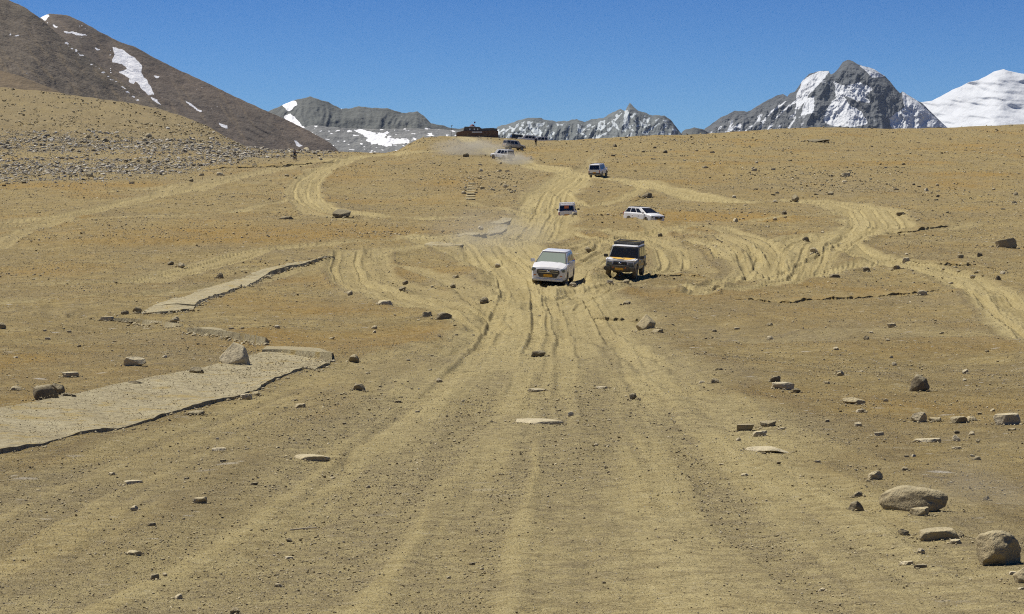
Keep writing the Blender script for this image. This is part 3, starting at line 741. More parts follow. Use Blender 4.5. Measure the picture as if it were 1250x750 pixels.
M_RUB = attr_rock_material('rubble_rock', (.12, .108, .088), (.29, .26, .21), pale=(.62, .59, .53))
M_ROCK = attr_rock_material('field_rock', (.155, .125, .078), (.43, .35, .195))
DEBRIS = []
def add_rock(px, row, w, h, kind, tone, label, group=None, seed=None, sub=3, yaw=None, sink=.27):
    seed = seed if seed is not None else int(px * 7 + row * 13)
    x, y, z = hit(px, row)
    s = y / F
    V, Fc = rock_shape(seed, sub, 11 if w > 14 else 7, kind)
    if sub == 5: sink = .30
    dx = w * s; dz = h * s / (1 - sink); dy = max(dx * .6, min(dz * .9, dx)) if kind != 'slab' else dx * .7
    a = random.uniform(-.5, .5) if yaw is None else yaw
    V = V * np.array([dx, dy, dz])
    ca, sa = math.cos(a), math.sin(a)
    V = np.stack([V[:, 0] * ca - V[:, 1] * sa, V[:, 0] * sa + V[:, 1] * ca, V[:, 2]], -1)
    V[:, 0] *= dx / max(np.ptp(V[:, 0]), 1e-6)
    me = np_mesh('rock', V, Fc, sub >= 4, {'tone': np.clip(np.full(len(V), tone) + .12 * fbm(V[:, 0] / dx * 2, V[:, 2] / dz * 2 + V[:, 1] / dx, 2, seed), 0, 1)})
    if sub >= 4:
        pass
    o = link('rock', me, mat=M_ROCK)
    yy = y + dy * .45
    o.location = (x, yy, gz(x, yy) + dz * (.5 - sink))
    tag(o, label, 'rock', group)
    if w > 8: DEBRIS.append((x, yy, dx, dy, s, tone))
    return o

NAMED = [
 (285, 450, 38, 31, 'upright', .85, 'large upright tan rock leaning on the upper edge of the concrete path', 4),
 (239, 459, 19, 11, 'wedge', .12, 'dark wedge rock on path edge left of the upright tan rock', 3),
 (54, 490, 33, 21, 'boulder', .08, 'big dark rounded rock in the dark pair above the path at far left', 4),
 (70, 482, 17, 14, 'boulder', .2, 'brown rock tucked behind the big dark rock at far left', 3),
 (80, 490, 24, 10, 'boulder', .02, 'low black rock against the right side of the big dark rock', 3),
 (66, 493, 18, 4, 'slab', .95, 'pale flat stone in front of the two dark rocks at far left', 2),
 (165, 447, 29, 11, 'wedge', .85, 'pale wedge shaped stone on the slope above the wide concrete path', 3),
 (164, 474, 22, 9, 'boulder', .08, 'dark humped stone at the upper edge of the concrete path', 3),
 (182, 476, 16, 3.5, 'slab', .25, 'thin flat stone lying right of the dark humped stone by path', 2),
 (85, 461, 21, 6, 'slab', .85, 'pale flat stone on the slope above the two dark rocks', 2),
 (19, 477, 14, 6, 'boulder', .7, 'small pale stone near left edge beside the dark rocks', 2),
 (432, 443, 13, 10, 'boulder', .35, 'brown angular stone right of the concrete path corner', 3),
 (438, 477, 16, 8, 'slab', .3, 'low dark topped stone in ochre turf right of the path', 3),
 (366, 498, 13, 5, 'slab', .7, 'small pale flat stone in turf below the end of the path', 2),
 (301, 488, 16, 7, 'slab', .9, 'pale stone leaning on the broken lower edge of the path', 3),
 (312, 483, 13, 5, 'wedge', .6, 'small grey stone right of pale stone at broken path edge', 2),
 (238, 507, 22, 5, 'slab', .15, 'dark flat stone lying just below the broken path edge', 3),
 (212, 396, 13, 9, 'boulder', .75, 'pale round stone at the end of thin concrete strip', 3),
 (130, 392, 17, 5, 'slab', .9, 'pale flat stone at the left end of the thin concrete strip', 2),
 (152, 384, 10, 5, 'boulder', .08, 'small black stone left of the far path ramp', 2),
 (167, 382, 12, 7, 'boulder', .3, 'brown stone beside the black stone left of far path ramp', 2),
 (268, 340, 9, 7, 'boulder', .3, 'brown stone standing above the far stretch of concrete path', 2),
 (208, 324, 8, 5, 'boulder', .05, 'small dark stone left of a pale one on left plain', 2),
 (221, 327, 10, 6, 'wedge', .75, 'small pale stone right of the dark one on left plain', 2),
 (327, 340, 9, 4, 'boulder', .7, 'small pale stone touching the lower edge of far path', 2),
 (426, 361, 8, 6, 'boulder', .7, 'small pale stone beside the curved tracks left of centre', 2),
 (417, 266, 23, 9, 'wedge', .02, 'black slanted boulder on the track bend in upper left', 3),
 (350, 268, 15, 3.5, 'slab', .12, 'long low dark stone left of the black slanted boulder', 2),
 (2, 402, 9, 8, 'boulder', .3, 'brown stone cut by the left edge above the path', 2),
 (521, 387, 12, 6, 'slab', .65, 'pale stone left of a dark topped one near road centre', 2),
 (542, 390, 19, 8, 'boulder', .2, 'dark topped rock on the ochre verge left of the road', 3),
 (470, 372, 19, 5, 'slab', .85, 'pale flat stone left of the road below curved tracks', 2),
 (657, 436, 18, 8, 'boulder', .18, 'olive brown stone alone in the middle of the road', 3),
 (773, 488, 9, 7, 'boulder', .02, 'small dark stone on the right wheel track of the road', 2),
 (789, 402, 24, 18, 'upright', .60, 'square brown rock standing right of the road', 4),
 (803, 406, 13, 4, 'slab', .4, 'low flat stone at the foot of the square brown rock', 2),
 (591, 371, 11, 8, 'boulder', .12, 'dark stone on a small mound left of the white van', 2),
 (491, 355, 9, 5, 'boulder', .15, 'small dark stone inside the curved tracks left of centre', 2),
 (556, 340, 8, 4, 'slab', .6, 'small pale stone on rough ground left of the white van', 2),
 (1125, 478, 27, 21, 'wedge', .06, 'dark pointed rock with pale left face on right plain', 4),
 (957, 476, 27, 9, 'slab', .95, 'pale flat stone left of the dark pointed rock', 3),
 (973, 480, 10, 6, 'boulder', .1, 'small dark stone touching the right end of pale flat stone', 2),
 (947, 467, 14, 8, 'boulder', .12, 'dark round stone above the pale flat stone on right plain', 3),
 (873, 468, 10, 6, 'boulder', .15, 'small dark stone on the right verge of the road', 2),
 (1025, 457, 9, 5, 'boulder', .7, 'small pale round stone on gravel left of dark pointed rock', 2),
 (1044, 494, 29, 9, 'boulder', .62, 'grey two humped stone below the dark pointed rock', 3),
 (1123, 516, 20, 13, 'boulder', .8, 'pale triangular stone on the right plain', 3),
 (1142, 515, 17, 5, 'slab', .6, 'low tan stone right of the pale triangular stone', 2),
 (1171, 517, 21, 8, 'slab', .25, 'grey low stone between the triangular stone and right edge', 3),
 (1186, 514, 13, 6, 'boulder', .7, 'small pale stone behind the grey low stone at right', 2),
 (1229, 519, 34, 13, 'slab', .85, 'wide pale stone near the right edge of the plain', 3),
 (911, 526, 21, 8, 'slab', .35, 'brown flat stone on road verge, left of the two flat ones', 3),
 (938, 521, 20, 7, 'slab', .35, 'brown flat stone on road verge, right of the two flat ones', 3),
 (928, 533, 18, 7, 'slab', .9, 'pale rough stone just below the two brown flat stones', 2),
 (937, 553, 54, 6, 'slab', .9, 'long pale stone sunk in the ground beside the road', 3),
 (1135, 540, 34, 4, 'slab', .92, 'pale flat stone sunk in turf on the right plain', 3),
 (1120, 625, 80, 30, 'boulder', .40, 'long rounded brown boulder in right foreground', 5),
 (1124, 630, 25, 10, 'slab', .50, 'small flat stone in front of the long brown boulder', 3),
 (1226, 690, 58, 42, 'boulder', .42, 'large brown boulder at the lower right edge', 5),
 (1256, 712, 34, 22, 'boulder', .45, 'brown stone cut by right edge below the large boulder', 4),
 (1146, 660, 52, 13, 'slab', .45, 'half buried flat stone left of the large right edge boulder', 4),
 (1046, 624, 20, 12, 'boulder', .12, 'dark reddish stone left of the long brown boulder', 3),
 (1070, 586, 19, 11, 'boulder', .7, 'pale lumpy stone above the dark reddish stone', 3),
 (1230, 303, 27, 12, 'boulder', .45, 'grey squared boulder near the right edge in mid distance', 3),
 (984, 295, 9, 6, 'boulder', .15, 'dark stone above the fork of tracks at right', 2),
 (994, 309, 10, 7, 'boulder', .7, 'pale stone below the dark one at the track fork', 2),
 (1058, 332, 9, 6, 'boulder', .1, 'dark square stone in the middle of the track triangle', 2),
 (1095, 329, 10, 5, 'boulder', .35, 'brown stone on the edge of the right hand track', 2),
 (1126, 361, 13, 7, 'boulder', .8, 'pale stone at the end of the dark cut bank', 2),
 (1089, 400, 12, 5, 'slab', .6, 'tan stone alone on gravel plain below the cut bank', 2),
 (1026, 459, 9, 5, 'boulder', .65, 'small grey stone left of the dark pointed rock', 2),
 (1188, 340, 8, 4, 'boulder', .9, 'white stone right of the right hand track', 2),
 (1219, 342, 7, 6, 'boulder', .05, 'black stone right of the right hand track', 2),
 (1020, 339, 14, 4, 'slab', .15, 'dark flat stones ledge inside the track triangle', 2),
 (1106, 320, 10, 6, 'slab', .9, 'pale stone on stony bank above the right hand track', 2),
 (243, 615, 18, 8, 'slab', .7, 'pale tilted stone alone in left foreground dirt', 3),
 (267, 551, 17, 4, 'slab', .95, 'white flat stone on dirt below the concrete path', 3),
 (162, 591, 22, 4, 'slab', .95, 'pale arched stone sunk in left foreground dirt', 3),
 (162, 678, 22, 5, 'slab', .75, 'pale stone sunk in dirt at lower left', 3),
 (188, 708, 12, 7, 'slab', .35, 'tilted brown stone at lower left corner', 3),
 (287, 750, 13, 8, 'boulder', .2, 'dark stone at the bottom edge of picture', 3),
 (657, 517, 60, 3.5, 'slab', .85, 'wide pale stone arch sunk across the road', 4),
 (655, 479, 22, 4, 'slab', .95, 'pale flat stone in road above the wide sunken one', 3),
 (735, 475, 15, 3, 'slab', .9, 'thin pale stone in road right of centre', 2),
 (380, 563, 46, 6, 'slab', .7, 'broad pale stone sunk in the left of the road', 4),
 (971, 247, 9, 9, 'wedge', .25, 'brown upright rock beside the upper right track', 2),
 (1033, 216, 11, 5, 'slab', .85, 'pale block among rubble on the upper right slope', 2),
 (998, 174, 30, 3.5, 'slab', .02, 'long black ledge of rock high on the right slope', 3),
 (1014, 238, 8, 4, 'boulder', .3, 'brown stone among rubble below the pale block', 2),
 (1100, 263, 11, 4, 'slab', .1, 'dark flat stone at the top of the wide right bend', 2),
 (790, 242, 13, 7, 'boulder', .12, 'dark rock heap on the bank above the side-on white car', 2),
 (587, 281, 7, 5, 'boulder', .95, 'white stone on the slope left of the rear-facing jeep', 2),
 (701, 263, 7, 4, 'boulder', .9, 'white stone just right of the rear-facing jeep', 2),
 (569, 192, 8, 5, 'boulder', .05, 'dark rock below the dust cloud near the skyline', 2),
 (806, 289, 6, 4, 'boulder', .1, 'small dark stone below the side-on white car', 2),
 (718, 309, 8, 7, 'boulder', .25, 'brown stone on the slope between the two front cars', 2),
 (764, 346, 10, 5, 'boulder', .55, 'tan stone right below the front of the black jeep', 2),
 (745, 347, 9, 5, 'slab', .9, 'pale stone between the white van and the black jeep', 2),
 (699, 350, 10, 5, 'boulder', .8, 'pale stone against the near wheel of the white van', 2),
 (765, 372, 10, 5, 'boulder', .15, 'dark stone on the verge above the square brown rock', 2),
 (608, 327, 7, 5, 'boulder', .8, 'pale stone on the slope left of the white van roof', 2),
]
for r_ in NAMED:
    add_rock(*r_[:7], sub=r_[7])

REG = [  # x0, x1, r0, r1, count, wmin, wmax, where
 (0, 400, 166, 228, 36, 5, 9, 'in the rubble field at upper left'),
 (560, 650, 200, 240, 20, 4, 7, 'on the rubbly slope below the dusty cars'),
 (900, 1110, 196, 240, 22, 4, 8, 'among rubble high on the right slope'),
 (1110, 1250, 225, 262, 12, 4, 7, 'in the stone band below the ochre streak at right'),
 (730, 900, 168, 215, 12, 4, 7, 'on the upper slope right of the climbing car'),
 (830, 960, 240, 285, 10, 4, 7, 'between the side-on white car and the right bend'),
 (1090, 1250, 300, 350, 14, 4, 8, 'scattered beside the right hand track'),
 (860, 1250, 395, 470, 18, 5, 9, 'on the gravel plain right of the road'),
 (880, 1250, 485, 600, 26, 6, 13, 'in the turf of the right foreground'),
 (1000, 1250, 600, 740, 12, 8, 18, 'on broken ground by the large right boulders'),
 (0, 300, 396, 500, 16, 5, 11, 'on the slope above the wide concrete path'),
 (240, 560, 400, 520, 16, 5, 10, 'on the turf between the path and the road'),
 (0, 420, 540, 740, 14, 6, 12, 'on the dirt of the left foreground'),
 (440, 860, 420, 740, 12, 5, 9, 'lying loose on the main road'),
 (440, 660, 345, 410, 10, 4, 8, 'on rough ground left of the white van'),
]
for x0, x1, r0, r1, n, wa, wb, where in REG:
    for k in range(n):
        px = random.uniform(x0, x1); row = random.uniform(r0, r1)
        w = wa + (wb - wa) * random.random() ** 2
        pale = random.random() < .62
        t = random.uniform(.72, 1.) if pale else random.uniform(.02, .4)
        flat = random.random() < .5
        lab = ('pale' if pale else 'dark') + (' flat' if flat else ' angular') + ' small stone ' + where
        add_rock(px, row, w, w * (random.uniform(.25, .4) if flat else random.uniform(.5, .75)), 'slab' if flat else 'boulder', t, lab,
                 group=('pale' if pale else 'dark') + (' flat' if flat else ' angular') + ' stones ' + where, seed=random.randint(1, 10 ** 6), sub=2)

# uncountable loose stones
def scatter(name, label, X, Y, S, T, sub, seed, flat=(.35, .8), mat=None, sink=.15, Z=None):
    rs = np.random.RandomState(seed)
    n = len(X); Z = terrain(X, Y) if Z is None else Z
    shapes = []
    for k in range(14):
        V, Fc = rock_shape(seed + k, sub, 6); shapes.append(V)
    Fc = ICO[sub][1]; nv = len(shapes[0]); SH = np.array(shapes)
    A = SH[rs.randint(0, 14, n)]
    sc = np.stack([rs.uniform(.75, 1.3, n), rs.uniform(.6, 1.1, n), rs.uniform(*flat, n)], -1) * S[:, None]
    A = A * sc[:, None, :]
    tilt = rs.normal(0, .22, (n, 2)); a = rs.uniform(0, 6.283, n)
    A[:, :, 2] += A[:, :, 0] * tilt[:, :1] + A[:, :, 1] * tilt[:, 1:]
    ca, sa = np.cos(a)[:, None], np.sin(a)[:, None]
    x = A[:, :, 0] * ca - A[:, :, 1] * sa; y = A[:, :, 0] * sa + A[:, :, 1] * ca
    P = np.stack([x + X[:, None], y + Y[:, None], A[:, :, 2] + (Z + sc[:, 2] * (.5 - sink))[:, None]], -1).reshape(-1, 3)
    FF = (Fc[None] + (np.arange(n) * nv)[:, None, None]).reshape(-1, 3)
    me = np_mesh(name, P, FF, False, {'tone': np.repeat(T, nv)})
    o = link(name, me, mat=mat or M_ROCK)
    tag(o, label, kind='stuff')
    return o

def img_sample(n, x0, x1, r0, r1, rs):
    px = rs.uniform(x0, x1, n); row = rs.uniform(r0, r1, n)
    Y = row_to_Y(px, row); return px, row, (px - CXP) / F * Y, Y
def tones(n, rs, pale=.4):
    return np.where(rs.rand(n) < pale, rs.uniform(.62, 1., n), np.where(rs.rand(n) < .8, rs.uniform(.38, .62, n), rs.uniform(0, .3, n)))

rs = np.random.RandomState(5)
# rubble field, left
px, row, X, Y = img_sample(22000, -200, 420, 164, 231, rs)
lim = np.interp(px, [-200, 0, 130, 200, 260, 330, 420], [227, 227, 224, 214, 203, 191, 187]) + rs.normal(0, 3.5, len(px)) + 5 * fbm(px / 25., px * 0, 2, 411)
top = np.interp(px, [-200, 0, 120, 200, 300, 420], [172, 172, 168, 170, 176, 181]) - np.abs(rs.normal(0, 7, len(px))) + 3 + 5 * fbm(px / 30., px * 0, 2, 412)
dens = .30 + 1.1 * np.exp(-((row - np.interp(px, [0, 400], [178, 181])) / 6.) ** 2) + .9 * np.exp(-((row - np.interp(px, [0, 200, 400], [208, 203, 184])) / 9.) ** 2)
dens *= .25 + 1.2 * sstep(-.3, .25, fbm(px / 22., row / 5., 4, 401))
dens *= 1 - .75 * np.exp(-((row - 190) / 3.5) ** 2) * (px < 170)
k = (row < lim) & (row > top) & (rs.rand(len(px)) < dens * .9)
X, Y, px = X[k], Y[k], px[k]
scatter('rubble', 'field of pale and grey rubble at upper left', X, Y, (1.2 + 4.4 * rs.rand(len(X)) ** 2.8) * Y / F, np.where(rs.rand(len(X)) < .62, rs.uniform(.62, 1., len(X)), rs.uniform(.2, .55, len(X))), 1, 500, (.3, .7), mat=M_RUB)
q = rs.randint(0, len(X), 26000); X2 = X[q] + rs.normal(0, 2.2, len(q)); Y2 = Y[q] + rs.normal(0, 5, len(q))
scatter('rubble', 'small pale scree between the rubble at upper left', X2, Y2, (.8 + 1.4 * rs.rand(len(q)) ** 2) * Y2 / F, np.where(rs.rand(len(q)) < .6, rs.uniform(.62, 1., len(q)), rs.uniform(.1, .55, len(q))), 0, 520, (.4, .9), mat=M_RUB)
# stones over the slopes behind
px, row, X, Y = img_sample(70000, -250, 1500, 153, 300, rs)
d = .15 + .85 * sstep(.08, .5, fbm(X / 14., Y / 26., 4, 402))
for cx, cy, sx, sy, a in [(605, 222, 42, 12, 1.6), (1000, 218, 60, 8, 1.5), (1060, 228, 60, 6, 1.5), (1200, 242, 60, 5, 1.3), (880, 262, 60, 8, .8), (850, 175, 50, 6, .6), (760, 262, 40, 6, 1.2), (1150, 190, 90, 4, .5), (100, 140, 120, 20, .5)]:
    d += a * np.exp(-((px - cx) / sx) ** 2 - ((row - cy) / sy) ** 2)
zz, road, _, _ = terrain(X, Y, True)
d += 1.3 * np.exp(-((px - 50) / 80.) ** 2 - ((row - 145) / 20.) ** 2) + 1.3 * np.exp(-((px - 215) / 60.) ** 2 - ((row - 158) / 14.) ** 2)
k = (rs.rand(len(px)) < d * .8) & (rs.rand(len(px)) > road * 1.2)
X, Y = X[k], Y[k]
scatter('loose_stones', 'small stones strewn over the far slopes', X, Y, (.8 + 2.6 * rs.rand(len(X)) ** 4) * Y / F, tones(len(X), rs, .33), 1, 600)
# stones of the plains in the middle
px, row, X, Y = img_sample(90000, -250, 1500, 285, 520, rs)
zz, road, _, _ = terrain(X, Y, True)
d = .12 + .8 * sstep(.05, .5, fbm(X / 6., Y / 12., 4, 403))
for cx, cy, sx, sy, a in [(1150, 335, 80, 14, .7), (880, 310, 40, 14, .8), (220, 425, 120, 18, .5), (400, 360, 60, 10, .5), (1000, 440, 180, 30, .3)]:
    d += a * np.exp(-((px - cx) / sx) ** 2 - ((row - cy) / sy) ** 2)
k = (rs.rand(len(px)) < d * .8) & (rs.rand(len(px)) > road * .8)
X, Y = X[k], Y[k]
scatter('loose_stones', 'small stones strewn over the middle plain', X, Y, (.8 + 2.6 * rs.rand(len(X)) ** 5) * Y / F, tones(len(X), rs, .32), 1, 700)
# gravel of the foreground: clustered, thinning out in the wheel tracks
px, row, X, Y = img_sample(120000, -300, 1550, 470, 790, rs)
zz, road, stre, _ = terrain(X, Y, True)
d = .05 + .65 * sstep(-.05, .45, fbm(X / 1.1, Y / 3.0, 4, 404)) * (1 - .6 * road) + .75 * sstep(.4, .8, stre) * road
k = rs.rand(len(px)) < d
X, Y = X[k], Y[k]
S = (.9 + 2.8 * rs.rand(len(X)) ** 6) * Y / F
scatter('gravel', 'loose gravel and grit over the near ground', X, Y, S, tones(len(X), rs, .25), 1, 800, (.4, .9))

# the finest grit that gives all the bare ground its grain
px, row, X, Y = img_sample(420000, -200, 1450, 158, 770, rs)
zz, road, stre, _ = terrain(X, Y, True)
d = (.35 + .65 * sstep(-.25, .3, fbm(X / 6., Y / 11., 4, 405))) * (1 - .75 * road * sstep(40, 90, Y)) * (1 - .6 * road * (1 - sstep(40, 90, Y)) * (1 - stre))
k = (rs.rand(len(px)) < d) & (row > np.interp(px, CREST_PX, CREST_R) + 1)
X, Y = X[k], Y[k]
n = len(X); T = np.where(rs.rand(n) < .34, rs.uniform(.7, 1., n), np.where(rs.rand(n) < .5, rs.uniform(.4, .6, n), rs.uniform(.0, .25, n)))
scatter('gravel', 'fine grit covering the bare ground', X, Y, rs.uniform(.6, 1.5, n) * Y / F, T, 0, 900, (.5, 1.), sink=.05, Z=zz[k])
# stones and ledges of the brown slope at the left
px, row, X, Y = img_sample(16000, -250, 330, 108, 182, rs)
d = .15 + 1.1 * sstep(-.05, .35, fbm(px / 26., row / 7., 4, 406)); d *= .5 + .8 * np.exp(-((px - 50) / 90.) ** 2 - ((row - 145) / 22.) ** 2) + .8 * np.exp(-((px - 225) / 70.) ** 2 - ((row - 162) / 16.) ** 2)
k = (rs.rand(len(px)) < d) & (row > np.interp(px, CREST_PX, CREST_R) + 1.5)
X, Y = X[k], Y[k]; n = len(X)
scatter('loose_stones', 'brown stones and clods on the slope at upper left', X, Y, (1. + 2.2 * rs.rand(n) ** 3) * Y / F, np.where(rs.rand(n) < .3, rs.uniform(.6, .85, n), rs.uniform(0., .5, n)), 1, 950, (.4, .9))

# grit and splinters gathered round the larger stones
dx_, dy_, ds_, dt_ = [], [], [], []
for x, y, a, b, s1, tn in DEBRIS:
    q = int(np.clip(a / s1 * 1.6, 10, 90)); an = rs.uniform(0, 6.283, q); rr = .42 + .5 * rs.rand(q) ** 1.6
    dx_.append(x + a * rr * np.cos(an) * 1.1); dy_.append(y + np.maximum(b, a * .6) * rr * np.sin(an) * 1.5); ds_.append((.9 + 2.8 * rs.rand(q) ** 3) * s1); dt_.append(np.clip(rs.uniform(.2, .9, q) * .6 + tn * .4, 0, 1))
X, Y = np.concatenate(dx_), np.concatenate(dy_)
scatter('gravel', 'splinters of stone lying round the larger rocks', X, Y, np.concatenate(ds_), np.concatenate(dt_), 1, 970, (.4, .9))

# ------------------------------------------------------------------ earth banks cut by water and wheels
def build_banks():
    for bi, (pts, h, Lb) in enumerate(BANKS):
        c = catmull(pts, 10)
        pxs = np.arange(c[0][0], c[-1][0], .8)
        rows = np.interp(pxs, [p[0] for p in c], [p[1] for p in c])
        n = len(pxs)
        Yb = np.array([hit(a, b)[1] for a, b in zip(pxs, rows)])
        kk = np.hanning(9); kk /= kk.sum(); Yb = np.convolve(np.pad(Yb, 4, mode='edge'), kk, 'valid')
        Yb = Yb * (1 + .003 * fbm(pxs / 5., pxs * 0 + bi, 3, 610) + .008 * fbm(pxs / 22., pxs * 0 + bi, 3, 611))
        f = sstep(0, 25, np.arange(n)) * sstep(0, 25, np.arange(n)[::-1])
        H = h * f * np.clip(.55 + 1.9 * fbm(pxs / 18., pxs * 0 + bi, 3, 612), .0, 1.7)
        prof = [(-.25, -.10, 0), (-.06, .0, 0), (.03, .55, .12), (.02, .90, .10), (.12, 1., .08), (.5, .93, .03), (.18 * Lb, .75, 0), (.45 * Lb, .42, 0), (.8 * Lb, .08, 0), (1.05 * Lb, -.25, 0)]
        Vs = []
        for dy, hz, j in prof:
            Yp = Yb + dy + j * perlin(pxs / 3.1, pxs * 0 + dy * 9, 620)
            Xp = (pxs - CXP) / F * Yb
            g0 = np.array([gz(a, b) for a, b in zip(Xp, Yp)])
            Vs.append(np.stack([Xp, Yp, g0 + (H * hz if hz > 0 else hz)], -1))
        V = np.array(Vs)
        z, road, st, _ = terrain(V[:, :, 0], V[:, :, 1], True)
        gr = np.clip(.35 + .8 * fbm(V[:, :, 0] / 2., V[:, :, 1] / 4., 3, 203), 0, 1) * (1 - road)
        mask = np.stack([road * .6, gr, st, np.full_like(st, .2)], -1).reshape(-1, 4)
        me = np_mesh('earth_bank', V.reshape(-1, 3), grid_faces(*V.shape[:2]), True, {'mask': mask})
        tag(link('earth_bank', me, mat=M_GROUND), 'low eroded earth bank', kind='structure')
build_banks()

# ------------------------------------------------------------------ broken concrete path and steps
def concrete_material():
    m, nt, b = nodes('worn_concrete'); g = NT(nt)
    b.inputs['Roughness'].default_value = .92; b.inputs['Specular IOR Level'].default_value = .2
    P = g.n('ShaderNodeTexCoord').outputs['Object']
    n1 = g.noise(P, .8, 5); n2 = g.noise(P, 7., 6, .7); n3 = g.noise(P, 45., 4, .7)
    c = g.mix(g.ramp(n1, .35, .65), (.43, .375, .225), (.35, .295, .165))
    c = g.mix(g.ramp(n2, .48, .62, 0, .8), c, (.19, .155, .09))
    c = g.mix(g.ramp(n3, .52, .68, 0, .6), c, (.13, .11, .07))
    nd = g.noise(P, 1.6, 5, .7); c = g.mix(g.ramp(nd, .56, .62, 0, .85), c, SOIL_A)
    c = g.mix(g.ramp(n3, .44, .32, 0, .5), c, (.55, .50, .38))
    g.l(c, b.inputs['Base Color'])
    nb = g.bump(n2, .07, .8); nb = g.bump(n3, .02, .9, nb); g.l(nb, b.inputs['Normal'])
    return m
M_CON = concrete_material()
def resample(pts, n):
    P = np.array(pts, float); d = np.r_[0, np.cumsum(np.hypot(*np.diff(P, axis=0).T))]
    t = np.linspace(0, d[-1], n); return np.stack([np.interp(t, d, P[:, 0]), np.interp(t, d, P[:, 1])], -1)
PATHTOPS = []
def slab(A, B, h, label, n=None, thick=.30, rag=.0, name='concrete_path', smooth_n=160, flat=False):
    """A = far edge, B = near edge, both photo-traced; becomes a thick slab lying on the ground"""
    wa = resample([hit(*p)[:2] for p in A], 60); wb = resample([hit(*p)[:2] for p in B], 60)
    def sm(q_):
        kk = np.hanning(13); kk /= kk.sum(); return np.stack([np.convolve(np.pad(q_[:, c_], 6, mode='reflect', reflect_type='odd'), kk, 'valid') for c_ in (0, 1)], -1)
    wa, wb = sm(wa), sm(wb)
    Lm = max(np.hypot(*np.diff(wa, axis=0).T).sum(), np.hypot(*np.diff(wb, axis=0).T).sum())
    n = n or int(np.clip(Lm / .16, 12, 150)); m = 16
    wa = resample(wa, n); wb = resample(wb, n)
    if rag:
        k = np.arange(n)
        wb = wb + rag * np.stack([fbm(k / 3., k * 0 + 1., 3, 701), fbm(k / 3., k * 0 + 5., 3, 702)], -1) * 1.6
    t = np.linspace(0, 1, m)[None, :, None]
    G = wa[:, None] * (1 - t) + wb[:, None] * t
    Z = np.array([[gz(x, y) for x, y in r] for r in G])
    S = Z.copy()
    for _ in range(smooth_n):
        Q = np.pad(S, 1, mode='edge'); S = (Q[1:-1, 1:-1] + Q[:-2, 1:-1] + Q[2:, 1:-1] + Q[1:-1, :-2] + Q[1:-1, 2:]) / 5
    if flat:
        A_ = np.stack([G[:, :, 0].ravel(), G[:, :, 1].ravel(), np.ones(n * m)], -1); co_, *_r = np.linalg.lstsq(A_, Z.ravel(), rcond=None)
        S = (A_ @ co_).reshape(n, m)
    else: S = np.maximum(S, Z - h * .2)
    PATHTOPS.append((G, S + 0))
    PATHTOPS[-1] = (G, S + (h if flat else h * .9))
    hv = h * (.35 + .65 * t[:, :, 0]) * (.45 + .75 * sstep(-.3, .35, fbm(np.arange(n) / 16., np.arange(n) * 0. + len(label), 3, 715)))[:, None]
    top = S + (h * t[:, :, 0] - .03 * (1 - t[:, :, 0]) if flat else hv) + .012 * fbm(G[:, :, 0] * 3, G[:, :, 1] * 3, 3, 711)
    ring = [(i, 0) for i in range(n)] + [(n - 1, j) for j in range(1, m)] + [(i, m - 1) for i in range(n - 2, -1, -1)] + [(0, j) for j in range(m - 2, 0, -1)]
    V = [(*G[i, j], top[i, j]) for i in range(n) for j in range(m)]
    Fc = [tuple(q) for q in grid_faces(n, m)]
    off = len(V)
    for i, j in ring: V.append((G[i, j, 0], G[i, j, 1], top[i, j]))
    for q, (i, j) in enumerate(ring):
        jj = 0 if flat else .03 * math.sin(q * 1.7) + .02 * math.sin(q * 4.3)
        ov = G[i, -1] - G[i, 0]; ov = ov / (np.hypot(*ov) + 1e-6) * (.20 if j == m - 1 else 0)
        V.append((G[i, j, 0] + jj + ov[0], G[i, j, 1] + jj * .6 + ov[1], top[i, j] - thick))
    r = len(ring)
    for q in range(r): Fc.append((off + q, off + r + q, off + r + (q + 1) % r, off + (q + 1) % r))
    me = bpy.data.meshes.new(name); me.from_pydata(V, [], Fc); me.update()
    bm = bmesh.new(); bm.from_mesh(me); bmesh.ops.recalc_face_normals(bm, faces=bm.faces); bm.to_mesh(me); bm.free()
    o = link(name, me, mat=M_CON); tag(o, label, kind='structure'); return o
slab([(-60, 517), (0, 503), (60, 492), (150, 474), (200, 462), (249, 452), (317, 438), (340, 436), (405, 439)],
     [(-60, 570), (0, 555), (60, 541), (104, 529), (177, 517), (195, 510), (247, 496), (290, 486), (313, 479), (328, 467), (402, 446)], .065, 'wide broken concrete path in the left foreground', rag=.03)
slab([(326, 417), (360, 418), (392, 422), (407, 429)], [(320, 437), (345, 438.5), (380, 440), (405, 440.5)], .20, 'upper landing of the concrete path', thick=.5, flat=True)
slab([(226, 401), (262, 402), (300, 408), (330, 415)], [(229, 406), (262, 409), (296, 416), (324, 421)], .16, 'concrete kerb along the top of the path', thick=.5, flat=True)
slab([(122, 387), (160, 388), (200, 391), (228, 396)], [(122, 390), (160, 391.5), (196, 395), (222, 399)], .06, 'thin strip of concrete path', flat=True)
slab([(176, 379), (190, 373), (240, 372.5)], [(172, 383), (200, 383), (236, 379)], .05, 'low ramp of the far concrete path')
slab([(186, 374), (215, 364), (262, 349), (300, 336), (334, 325), (365, 320), (404, 313)], [(238, 375), (262, 364), (290, 353), (318, 340), (340, 332), (375, 324), (408, 316)], .13, 'far stretch of concrete path climbing to the right', thick=.35, rag=.05)
slab([(520, 297), (545, 296), (566, 298)], [(518, 300), (545, 301.5), (562, 302)], .10, 'broken piece of concrete path beyond the road bend')
slab([(556, 287), (575, 284), (596, 286)], [(560, 290), (578, 289), (592, 289.5)], .14, 'short piece of concrete path on the slope')
slab([(604, 270), (615, 266), (626, 267)], [(598, 274), (612, 274), (621, 274)], .10, 'upper piece of concrete path on the slope')
